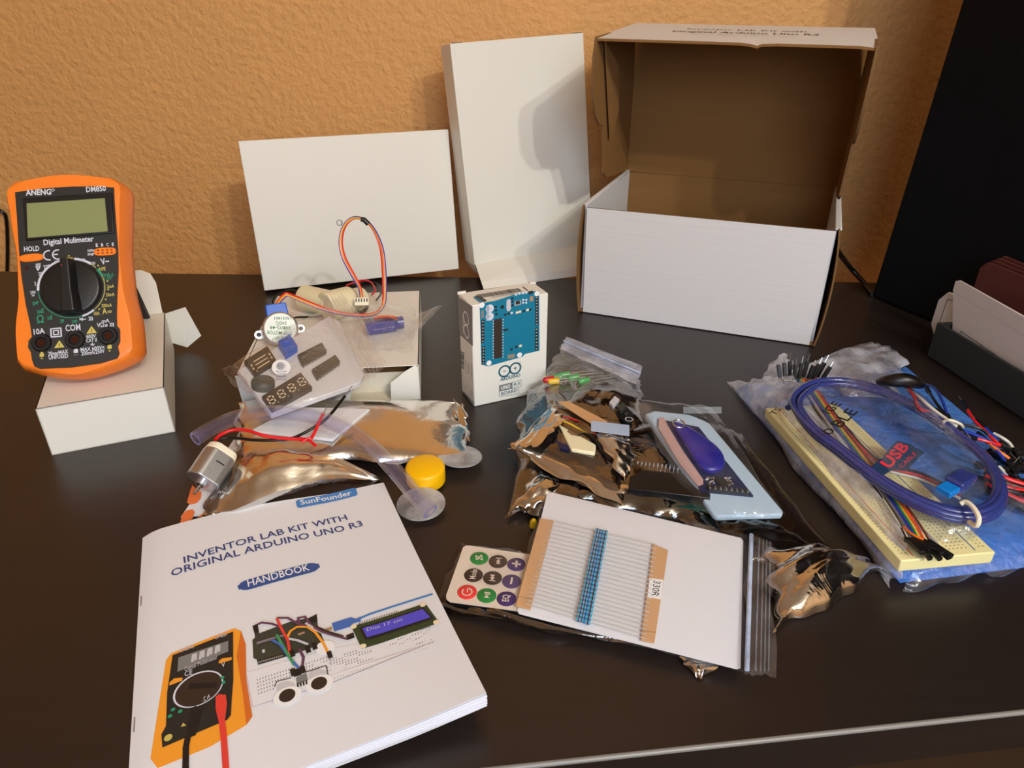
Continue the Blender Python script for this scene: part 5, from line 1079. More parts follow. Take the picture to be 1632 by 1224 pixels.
# ------------------------------------------------------------------ heap of antistatic bags in the middle
def build_heap():
    def mk(name, lab, cat, fn, **k): b = MB(); fn(b); return tag(b.build(name, **k), lab, cat)
    mk('antistatic_bag', 'grey see-through bag at the bottom left of the heap by the board box', 'bag', lambda b: bag(b, [P(842, 618, .014), P(925, 600, .016), P(1000, 800, .008), P(803, 824, .003)], .012, 'anti', 44, 44, .0055, 61, .005))
    # green board with its header, in a dark bag
    o = P(975, 705, .012); fr = frame(P(992, 800, .010), P(1118, 815, .010) - P(992, 800, .010), P(985, 700, .012) - P(992, 800, .010)); S = Plane(fr)
    t = thing('display_module', 'dark green display board with pin header inside the middle bags', 'circuit board', P(1050, 760, .008)); w, h = .056, .030
    b = MB(); b.M = fr; b.box(0, w, 0, .036, 0, .0016, 'pcb_g'); b.build('board', t)
    b = MB(); b.M = fr; b.box(.003, w - .003, .004, .026, .0016, .008, 'black'); b.build('display_frame', t, bevel=.0005)
    b = MB(); b.M = fr; b.box(.006, w - .006, .029, .0315, .0016, .004, 'black'); b.build('header_strip', t)
    for k in range(16): b = MB(); b.M = fr; b.box(.0072 + k * .0026, .0078 + k * .0026, .030, .0306, .004, .011, 'steel'); b.build('pin', t)
    mk('antistatic_bag', 'dark shiny bag over the green board in the middle of the heap', 'bag', lambda b: bag(b, [P(958, 684, .016), P(1120, 668, .013), P(1152, 852, .004), P(905, 790, .010)], .011, 'anti', 44, 44, .005, 62, .004))
    mk('antistatic_bag', 'shiny bag corner poking out left above the resistor bag', 'bag', lambda b: bag(b, [P(858, 752, .012), P(900, 776, .012), P(862, 818, .004), P(806, 822, .002)], .006, 'foil', 20, 20, .005, 63, .003))
    # line of LEDs in a small zip bag
    R = random.Random(5)
    for k, (px, py, m_, cn) in enumerate(((892, 601, 'ledg', 'green'), (905, 597, 'ledg', 'green'), (920, 601, 'ledg', 'green'), (936, 606, 'ledg', 'green'), (888, 607, 'ledy', 'yellow'), (880, 604, 'ledr', 'red'))):
        c = P(px, py, .0235 + .001 * (k % 2)); a = R.uniform(-.35, .35) + .35; d = Vector((math.cos(a), math.sin(a) * .8 - .2, 0)).normalized(); lab = '%s light emitting diode in the small zip bag%s' % (cn, '' if cn != 'green' else ' at the back of the heap')
        t = thing('light_diode', lab, 'diode', c - Vector((0, 0, .0025)), 'green light diodes in the zip bag' if cn == 'green' else None)
        b = MB(); b.M = axis_frame(c, -d); b.lathe([(.0029, -.001), (.0029, 0), (.0025, .0001), (.0025, .0055), (.0021, .0070), (.0012, .0078), (.0002, .0080)], m_, 16); b.build('lens', t)
        for s_ in (-1, 1): b = MB(); p = Vector((0, 0, .0012 * s_)); b.tube([c + d * .001 + p, c + d * .022 + p], .0003, 'steel', 5); b.build('lead', t)
    cc = [P(866, 604, .020), P(893, 551, .024), P(1016, 610, .024), P(1004, 655, .022)]
    zb = mk('zip_bag', 'small clear zip bag of light diodes at the back of the heap', 'bag', lambda b: bag(b, [P(893, 553, .024), P(1016, 606, .024), P(1005, 662, .022), P(858, 628, .020)], .007, 'clear', 40, 40, .0045, 64, .004))
    b = MB(); bag(b, [P(903, 537, .026), P(1024, 584, .026), P(1015, 613, .025), P(892, 556, .025)], .0012, 'milky', 30, 14, .0012, 65, .001); b.build('zip_mouth', zb)
    for k, f in enumerate((.08, .2, .32, .44, .60, .72)):
        a = P(903, 537, .027).lerp(P(892, 556, .026), f); e = P(1024, 584, .027).lerp(P(1015, 613, .026), f); b = MB(); b.tube([a.lerp(e, s / 8) + Vector((0, 0, .0012)) for s in range(9)], .0004 if k != 3 else .0008, 'zip' if k != 3 else 'zipw', 6); b.build('zip_ridge', zb)
    # black sensor board with two ring holes
    z = zm(6.8, 820, 520); fr = frame(P(*z(900, 800), .0255), P(*z(1215, 1070), .0245) - P(*z(900, 800), .0255), P(*z(990, 650), .0255) - P(*z(900, 800), .0255)); S = Plane(fr)
    t = thing('sensor_board', 'narrow black sensor board with two ringed holes beside the zip bag', 'circuit board', P(*z(1080, 880), .0235))
    b = MB(); b.sblock(S, [z(*k) for k in [(872, 730), (885, 680), (930, 662), (980, 690), (1080, 790), (1180, 850), (1270, 960), (1290, 1030), (1260, 1065), (1200, 1055), (1110, 975), (960, 850), (895, 780)]], .0016, 'pcb_k'); b.build('board', t)
    for c in ((924, 748), (1238, 1030)): b = MB(); b.sring(S, z(*c), .0026, .0007, 'lgrey_ink', .0018); b.build('ring_hole', t)
    for q, m_, h in (([(1020, 880), (1080, 810), (1130, 850), (1065, 925)], 'lgrey_ink', .003), ([(1110, 930), (1160, 880), (1210, 920), (1150, 985)], 'ic', .003), ([(960, 800), (985, 770), (1025, 800), (1000, 835)], 'ic', .0012), ([(1180, 980), (1205, 955), (1235, 975), (1210, 1005)], 'ic', .0012)):
        b = MB(); b.sblock(S, [z(*k) for k in q], h, m_, off=.0017); b.build('component', t, bevel=.0003)
    mk('antistatic_bag', 'crumpled silver grey bag around the narrow sensor board', 'bag', lambda b: bag(b, [P(925, 612, .024), P(1022, 606, .022), P(1024, 700, .018), P(880, 668, .026)], .0065, 'anti', 40, 40, .005, 66, .003))
    # contents of the front tan bag
    z5 = zm(5.322, 790, 620); q = lambda x, y, h: P(*z5(x, y), h)
    b = MB(); c = [q(525, 320, .0290), q(850, 500, .0270), q(840, 575, .0255), q(640, 540, .0270)]; b.slab([p + Vector((0, 0, .003)) for p in c], c, 'cream'); tag(b.build('foam_strip', bevel=.001), 'pale cream foam strip inside the front tan bag of the heap', 'foam')
    t = thing('module_board', 'small dark module board with white marks at the end of the foam strip', 'circuit board', q(580, 470, .026)); fr = frame(q(480, 560, .0262), q(640, 560, .0262) - q(480, 560, .0262), q(500, 360, .0275) - q(480, 560, .0262)); S = Plane(fr)
    b = MB(); b.sblock(S, [z5(*k) for k in [(490, 360), (540, 350), (640, 470), (620, 540), (545, 520), (505, 440)]], .0018, 'pcb_b'); b.build('board', t)
    for k in range(4): b = MB(); b.sline(S, [z5(562 + k * 14, 432 + k * 4), z5(568 + k * 14, 470 + k * 4)], .0005, 'inkw', .0020); b.build('pad', t)
    for m_, lab, pts in (('yelloww', 'yellow sensor lead curving through the front tan bag', [(440, 300, .028), (500, 262, .031), (600, 285, .032), (720, 350, .031), (840, 420, .029), (900, 470, .026)]), ('red', 'red sensor lead curving through the front tan bag', [(450, 290, .028), (540, 240, .031), (640, 255, .032), (760, 310, .031), (860, 400, .029)]), ('blackw', 'black sensor lead curving through the front tan bag', [(640, 460, .028), (740, 380, .031), (840, 430, .031), (960, 600, .026)])):
        b = MB(); b.tube(spline([q(*k) for k in pts], 6), .0009, m_, 8); tag(b.build('sensor_lead'), lab, 'wire')
    b = MB(); b.M = frame(q(400, 330, .0275), q(500, 370, .0275) - q(400, 330, .0275), q(450, 240, .029) - q(400, 330, .0275)); b.box(0, .008, 0, .007, 0, .004, 'ivory'); tag(b.build('wire_connector', bevel=.0004), 'small white plug at the left end of the sensor leads', 'plug')
    tb = mk('antistatic_bag', 'front bag of the heap with tan reflections over coloured leads', 'bag', lambda b: bag(b, [P(883, 642, .031), P(1008, 690, .026), P(988, 802, .012), P(812, 716, .022)], .0075, 'anti', 46, 46, .004, 67, .002))
    b = MB(); bag(b, [P(860, 716, .029), P(820, 708, .0285), P(812, 720, .0235), P(984, 802, .0130), ][::-1], .001, 'foilflat', 4, 4, .0, 1, 0) if False else bag(b, [P(822, 700, .0262), P(1002, 778, .0162), P(988, 803, .0125), P(812, 718, .0225)], .0022, 'foilflat', 44, 10, .0010, 68, .002); b.build('sealed_edge', tb)
    b = MB(); bag(b, [P(948, 690, .036), P(1000, 698, .032), P(1012, 730, .024), P(995, 768, .0185)], .003, 'foilflat', 18, 18, .003, 69, .002); b.build('folded_corner', tb)
    b = MB(); bag(b, [P(822, 712, .026), P(880, 645, .034), P(900, 668, .036), P(856, 712, .031)], .002, 'foilflat', 18, 18, .0025, 70, .002); b.build('folded_corner', tb)
    b = MB(); c = [P(942, 671, .040), P(1003, 678, .036), P(1003, 695, .035), P(942, 687, .039)]; b.slab([p + Vector((0, 0, .0003)) for p in c], c, 'sticker'); b.build('silver_sticker', tb)
    b = MB(); c = [P(888, 641, .0345), P(906, 640, .0345), P(968, 672, .033), P(955, 684, .033)]; b.slab([p + Vector((0, 0, .0003)) for p in c], c, 'kraftp'); b.build('tape_strip', tb)
    # long dark clear bags down the right of the heap
    mk('clear_bag', 'long dark looking clear bag along the right side of the heap', 'bag', lambda b: bag(b, [P(1110, 662, .010), P(1182, 690, .009), P(1318, 872, .002), P(1150, 850, .004)], .004, 'anti2', 40, 40, .002, 71, .002))
    mk('clear_bag', 'dark clear bag end between the blue card bag and the resistor bag', 'bag', lambda b: bag(b, [P(1138, 836, .012), P(1225, 826, .009), P(1316, 882, .002), P(1190, 902, .004)], .004, 'anti2', 24, 24, .003, 72, .002))
    for k, (dx, dy) in enumerate(((0, 0), (14, 6), (-10, 4))):
        b = MB(); b.tube([P(1070 + dx, 640 + dy, .018), P(1086 + dx, 648 + dy, .016), P(1110 + dx, 668 + dy, .013)], .0006, 'zip', 6); b.build('zip_ridge', tb) if False else b.bm.free()
    b = MB(); fr = frame(P(1088, 660, .012), (1, 0, 0), (0, .5, .85)); b.M = fr; b.box(0, .030, 0, .006, -.003, 0, 'pcb_k')
    t = tag(b.build('header_strip', bevel=.0004), 'dark pin header strip sticking out behind the blue card', 'connector')
    # bottom right silver bag and the scraps under the resistor bag
    t = thing('small_module', 'small dark blue module inside the silver bag right of the resistors', 'circuit board', P(1285, 925, .001)); b = MB(); c = [P(1262, 908, .006), P(1282, 898, .006), P(1300, 932, .006), P(1282, 942, .006)]; b.slab([p + Vector((0, 0, .004)) for p in c], c, 'pcb_b'); b.build('board', t)
    mk('antistatic_bag', 'crinkled silver bag sticking out right of the resistor bag', 'bag', lambda b: bag(b, [P(1215, 878, .003), P(1346, 884, .004), P(1399, 911, .001), P(1232, 1006, .001)], .014, 'foil', 44, 44, .0065, 73, .004))
    mk('antistatic_bag', 'small silver bag corner under the front edge of the resistor bag', 'bag', lambda b: bag(b, [P(1080, 1040, .003), P(1150, 1056, .003), P(1120, 1082, .001), P(1108, 1080, .001)], .003, 'foil', 12, 12, .003, 74, .001))
    b = MB(); b.M = axis_frame(P(850, 834, .004), (.1, -.3, .9)); b.lathe([(.0022, -.003), (.0022, .002), (.0012, .0036)], 'ledy', 14); tag(b.build('yellow_diode'), 'tiny yellow diode at the left edge under the resistor bag', 'diode')
M['anti2'] = film('dark_clear_film', (0.80, 0.80, 0.80), gloss=0.7, base=0.05, rough=0.06, bump=0.0008, bscale=45)
build_heap()

def build_rfid():
    z = zm(5.322, 1000, 630); o = P(*z(765, 1075), .0130); x = P(*z(1325, 1015), .0125) - o; y = P(*z(150, 165), .0330) - o; S = Plane(frame(o, x, y)); w = lambda px, py, off=0: (lambda k: S.p(k.x, k.y, off))(S.st(*z(px, py)))
    b = MB(); b.sblock(S, [z(*k) for k in [(150, 155), (230, 128), (520, 158), (640, 205), (700, 235), (1322, 980), (1318, 1012), (765, 1028), (735, 1010)]], .0045, 'bfoam', off=-.0045)
    tag(b.build('foam_card', bevel=.0012), 'pale blue foam card under the blue reader board', 'foam')
    t = thing('reader_board', 'dark blue reader board with a pin header on the pale blue foam', 'circuit board', w(700, 650))
    b = MB(); b.sblock(S, [z(*k) for k in [(300, 225), (600, 285), (1062, 868), (622, 825)]], .0016, 'pcb_b', off=.0002); b.build('board', t)
    b = MB(); b.sblock(S, [z(*k) for k in [(262, 215), (300, 205), (345, 290), (470, 500), (636, 735), (636, 775), (590, 790), (430, 590), (258, 300)]], .0004, 'pinktape', off=.0019); b.build('tape_strip', t)
    b = MB(); b.sblock(S, [z(*k) for k in [(725, 720), (800, 722), (850, 790), (770, 790)]], .0012, 'black', off=.0019); b.build('chip', t)
    b = MB(); b.sblock(S, [z(*k) for k in [(655, 800), (1000, 838), (1024, 866), (680, 830)]], .0025, 'black', off=.0019); b.build('header_strip', t)
    for k in range(8): f = k / 7; b = MB(); p = w(685 + 320 * f, 822 + 34 * f, .0040); b.box(p.x - .0004, p.x + .0004, p.y - .0010, p.y + .0010, p.z, p.z + .0012, 'steel'); b.build('pin', t)
    R = random.Random(7)
    for k in range(40):
        x_ = R.choice((R.uniform(650, 720), R.uniform(810, 880))); y_ = R.uniform(710, 780); b = MB(); b.sblock(S, [z(x_, y_), z(x_ + 13, y_ + 1), z(x_ + 17, y_ + 9), z(x_ + 4, y_ + 8)], .0007, R.choice(('lgrey_ink', 'ic', 'tan_ink')), off=.0019); b.build('component', t)
    t = thing('key_fob', 'glossy deep blue teardrop key fob on the reader board', 'key fob', w(640, 560))
    pts = [(372, 280), (400, 272), (470, 300), (560, 350), (650, 410), (740, 480), (795, 550), (812, 610), (798, 655), (760, 682), (700, 690), (640, 672), (590, 632), (540, 560), (480, 460), (420, 360)]
    st = [S.st(*z(*k)) for k in pts]; st = [v.to_2d() for v in spline([k.to_3d() for k in st], 3, True)]; c = sum(st, Vector((0, 0))) / len(st)
    area = sum(st[i].x * st[(i + 1) % len(st)].y - st[(i + 1) % len(st)].x * st[i].y for i in range(len(st))); st = st if area > 0 else st[::-1]
    b = MB(); rings = [[b.v(S.p(*(c + (k - c) * s), h)) for k in st] for s, h in ((.97, .0022), (1, .0032), (1, .0048), (.96, .0060), (.86, .0066))]
    for A, B in zip(rings, rings[1:]):
        for i in range(len(A)): b.face([A[i], A[(i + 1) % len(A)], B[(i + 1) % len(A)], B[i]], 'fob', True)
    b.face(rings[-1], 'fob', True); b.face(rings[0][::-1], 'fob'); b.build('fob_body', t)
    b = MB(); q0 = S.st(*z(420, 300)); G = S.M.copy(); G.translation = S.p(q0.x, q0.y, .0066); b.tube([G @ Vector((.0040 * math.cos(i * .5236), .0040 * math.sin(i * .5236), 0)) for i in range(12)], .0006, 'steel', 8, closed=True); b.build('key_ring', t)
    b = MB(); bag(b, [w(55, 60, .002), w(700, 118, .002), w(1345, 1010, .000), w(745, 1070, .000)], .0080, 'clear_flat', 46, 46, .0028, 81, .002, back=False)
    bg = b.build('clear_bag'); tag(bg, 'clear bag around the blue fob, reader board and pale blue foam', 'bag')
    b = MB(); bag(b, [w(25, 60, .001), w(150, 90, .003), w(770, 1060, .001), w(560, 900, -.004)], .003, 'clear', 12, 44, .003, 82, .002); b.build('side_fold', bg)
build_rfid()

# ------------------------------------------------------------------ big bag on the right: blue wrap, breadboard, USB cable, ribbon cable
def build_right_bag():
    BL, FL, FR = P(1170, 622, 0), P(1434, 930, 0), P(1632, 905, 0); BRd = P(1440, 592, 0); fd = (FR - FL).normalized(); FR = FL + fd * .150; BR = BRd
    b = MB(); c = [BL, FL, FR, BR]; n = 22; G = []
    rr = random.Random(1)
    for i in range(n + 1):
        row = []
        for j in range(n + 1):
            u, v = i / n, j / n; p = (BL * (1 - u) + BR * u) * (1 - v) + (FL * (1 - u) + FR * u) * v; e = min(u, 1 - u, v, 1 - v); p.z = .0005 + .0105 * (1 - (1 - min(1, e / .07)) ** 2) ** .5 + .0012 * noise.noise(Vector((u * 7, v * 7, 3))) * min(1, e * 20); row.append(b.v(p))
        G.append(row)
    for i in range(n):
        for j in range(n): b.face([G[i][j], G[i][j + 1], G[i + 1][j + 1], G[i + 1][j]], 'wrap', True)
    b.face([b.v(p) for p in c], 'wrap'); tag(b.build('foam_wrap'), 'bright blue foam wrap pad under the cream breadboard', 'foam')
    # breadboard
    C = P(1587, 880, .0190); bk = Vector((-.125, .992, 0)).normalized(); e = Vector((-bk.y, bk.x, 0)); wd, ln = .056, .168; o = C + e * wd; fr = frame(o, -e, bk)
    t = thing('breadboard', 'cream solderless breadboard inside the big clear bag', 'breadboard', (o.x + .03, o.y + .08, .0105))
    b = MB(); b.M = fr; b.box(0, wd, 0, ln, -.0080, 0, 'bb'); b.build('board_body', t, bevel=.0008)
    b = MB(); b.M = fr
    for gx in (.0085, .0455): b.box(gx, gx + .0006, .003, ln - .003, 0, .00012, 'red_ink' if gx < .02 else 'pill')
    b.box(.0265, .0290, .002, ln - .002, -.0001, .00015, 'bb_dot'); b.build('centre_groove', t)
    b = MB(); b.M = fr
    for r in range(62):
        for cx in [.003, .0055] + [.0135 + .00254 * k for k in range(5)] + [.0315 + .00254 * k for k in range(5)] + [.0495, .052]: y_ = .005 + r * .00254; b.face([b.v((cx + dx, y_ + dy, .0002)) for dx, dy in ((0, 0), (.0008, 0), (.0008, .0008), (0, .0008))], 'tan_ink')
    h = b.build('contact_holes', t); h['kind'] = 'stuff'
    # ribbon cable
    t = thing('ribbon_cable', 'rainbow ribbon cable with black pin sockets running beneath the USB cable', 'cable', P(1380, 740, .019))
    ctr = [P(1272, 606, .024), P(1292, 622, .023), P(1318, 660, .0225), P(1362, 718, .0220), P(1412, 782, .0220), P(1446, 832, .0235), P(1462, 862, .0245)]
    cols = ['blackw', 'whitew', 'greyw', 'violetw', 'bluew', 'greenw', 'yelloww', 'orangew', 'red', 'brownw']
    for k, m_ in enumerate(cols):
        pts = []
        for i, p in enumerate(ctr): d = (ctr[min(i + 1, 6)] - ctr[max(i - 1, 0)]).normalized(); s_ = Vector((d.y, -d.x, 0)) * -1; pts.append(p + s_ * ((k - 4.5) * .00128 * (1.0 + .15 * math.sin(k * 3 + i))))
        b = MB(); b.tube(spline(pts, 6), .00068, m_, 6); b.build('wire', t)
        rr2 = random.Random(k); d = Vector((.30 + rr2.uniform(-.3, .5), -.9, rr2.uniform(-.25, .15))).normalized(); e0 = pts[-1]; b = MB(); b.M = axis_frame(e0, -d); b.box(-.0012, .0012, -.0012, .0012, -.0125, .001, 'black'); b.build('pin_socket', t, bevel=.0002)
        d = Vector((.06 + (k - 3) * .09, .35, 1)).normalized(); e0 = P(1244 + k * 7.2, 607 - (k % 3) * 3, .022 + .001 * (k % 2)); b = MB(); b.M = axis_frame(e0, d, (0, 1, .2)); b.box(-.0013, .0013, -.0013, .0013, .0, .0130, 'black'); b.build('pin_housing', t, bevel=.0002)
        b = MB(); b.tube([e0 + d * .013, e0 + d * (.0175 + .001 * (k % 3))], .00032, 'steel', 5); b.build('pin', t)
        b = MB(); b.tube([pts[0], e0 + Vector((0, 0, -.001)), e0 + d * .001], .0006, m_, 6); b.build('wire', t)
    # second stray group of sockets
    d = Vector((.55, -.8, -.1)).normalized(); b = MB(); b.M = axis_frame(P(1478, 862, .0255), -d); b.box(-.0013, .0013, -.0013, .0013, -.014, 0, 'black'); b.build('pin_socket', t, bevel=.0002)
    b = MB(); b.tube(spline([P(1440, 840, .025), P(1455, 852, .0262), P(1472, 860, .0262)], 5), .0007, 'orangew', 6); b.build('wire', t)
    # USB cable coil
    loop = [(1256, 650), (1268, 626), (1300, 612), (1350, 612), (1410, 628), (1470, 658), (1530, 698), (1580, 740), (1606, 785), (1598, 822), (1562, 838), (1510, 832), (1450, 808), (1385, 768), (1330, 725), (1285, 690)]
    t = thing('usb_cable', 'thick blue coiled USB cable lying on top of the breadboard', 'cable', P(1430, 730, .020)); base = [P(x_, y_, .0300 - .0035 * (y_ - 610) / 230) for x_, y_ in loop]; cen = sum(base, Vector()) / len(base); pts = []
    for turn in range(4):
        s_ = (1.0, .93, .97, .89)[turn]; dz = (0, .0008, .0044, .0040)[turn]
        for i, p in enumerate(base):
            f = i / len(base); s2 = s_ + ((1.0, .93, .97, .89, .89)[turn + 1] - s_) * f; dz2 = dz + ((0, .0008, .0044, .0040, .0040)[turn + 1] - dz) * f; q = cen + (p - cen) * s2; pts.append(Vector((q.x, q.y, p.z + dz2)))
    b = MB(); b.tube(spline(pts, 6), .0023, 'cable', 10); b.build('cable_coil', t)
    a, c = P(1565, 745, .032), P(1518, 775, .032); b = MB(); b.M = frame(c, a - c, (0, 1, 0)); b.box(0, .018, -.0055, .0055, -.004, .004, 'cable'); b.build('plug', t, bevel=.0015, seg=3)
    a, c = P(1520, 775, .032), P(1502, 785, .0315); b = MB(); b.M = frame(c, a - c, (0, 1, 0)); b.box(0, .010, -.0045, .0045, -.0022, .0022, mat('cyan_blue_plug', (20, 130, 220), .25)); b.build('plug_tip', t, bevel=.0006)
    b = MB(); z7 = zm(2.782, 1150, 520)
    b.tube(spline([P(1531, 803, .036), P(1540, 800, .038), P(1552, 810, .038), P(1560, 826, .036), P(1556, 838, .032), P(1545, 832, .030)], 6), .0014, 'ivory', 8); tag(b.build('twist_tie'), 'white twist tie around the near end of the blue cable', 'tie')
    t = thing('cable_tag', 'dark blue tag with red letters inside the blue cable loop', 'tag', P(1430, 735, .028)); zt = zm(5.563, 1380, 580)
    S = Plane(frame(P(*zt(100, 1010), .0300), P(*zt(520, 800), .0300) - P(*zt(100, 1010), .0300), P(*zt(60, 900), .0320) - P(*zt(100, 1010), .0300)))
    b = MB(); b.sblock(S, [zt(*k) for k in [(100, 1030), (50, 905), (150, 830), (200, 760), (270, 680), (400, 715), (430, 740), (520, 785), (350, 950), (235, 940), (150, 990)]], .0003, 'usbtag'); b.build('tag_card', t)
    b = MB(); b.stext(S, 'USB', zt(205, 935), zt(385, 740), .0065, 'usbred', .0005, .03); b.stext(S, 'CABLE', zt(320, 930), zt(450, 800), .0025, 'usbred', .0005); b.build('tag_lettering', t)
    # loose strands seen through the loop
    for m_, lab, o_ in (('red', 'red strand under the USB cable loop', 0), ('whitew', 'white strand under the USB cable loop', 5), ('blackw', 'black strand under the USB cable loop', -5)):
        b = MB(); b.tube(spline([P(1320, 650 + o_, .0205), P(1350, 688 + o_, .0205), P(1400, 738 + o_, .0205), P(1470, 760 + o_, .0205), P(1530, 790 + o_, .0205)], 6), .0009, m_, 6); tag(b.build('wire_strand'), lab, 'wire')
    b = MB(); bag(b, [P(1238, 618, .026), P(1420, 592, .026), P(1640, 800, .020), P(1500, 868, .019)], .018, 'milky2', 60, 60, .0042, 91, .004, back=False)
    b2 = b.build('cable_bag'); tag(b2, 'thin clear bag over the coiled USB cable with printed warning', 'bag')
    S2 = Plane(frame(P(1300, 720, .0385), (1, 0, 0), (0, 1, 0))); b = MB()
    b.bm.free()
    for w_, a_, c_, h_ in (('IGE', (1322, 660), (1342, 644), .0062), ('BLE', (1340, 682), (1368, 656), .0075), ('0', (1322, 694), (1332, 686), .0055), ('TS', (1234, 662), (1246, 652), .0040)): b = MB(); b.stext(S2, w_, a_, c_, h_, 'black_ink', 0, .01); b.build('printed_word', b2)
    b = MB()
    bag(b, [P(1160, 608, .002), P(1256, 599, .0280), P(1450, 840, .0300), P(1432, 944, .001)], .007, 'milky', 44, 80, .005, 92, .005, back=False, fr=(1.5, 7))
    w = b.build('outer_bag'); tag(w, 'big cloudy clear bag wrapped around the blue pad and breadboard', 'bag')
    b = MB(); bag(b, [P(1228, 600, .012), P(1384, 545, .020), P(1446, 572, .022), P(1420, 640, .016)], .012, 'milky', 36, 30, .009, 93, .006); b.build('bag_mouth', w)
    b = MB(); bag(b, [P(1500, 856, .022), P(1640, 790, .022), P(1660, 900, .002), P(1436, 942, .001)], .007, 'milky2', 40, 26, .004, 94, .004, back=False); b.build('bag_front', w)
    b = MB(); bag(b, [P(1210, 604, .014), P(1248, 564, .026), P(1262, 580, .024), P(1240, 614, .018)], .004, 'milky', 14, 14, .006, 95, .003); b.build('bag_crumple', w)
M['milky2'] = film('thin_cloudy_film', (0.93, 0.94, 0.97), gloss=0.8, base=0.05, haze=0.05, hazec=(215, 222, 240), rough=0.12, bump=0.0018, bscale=70)
build_right_bag()

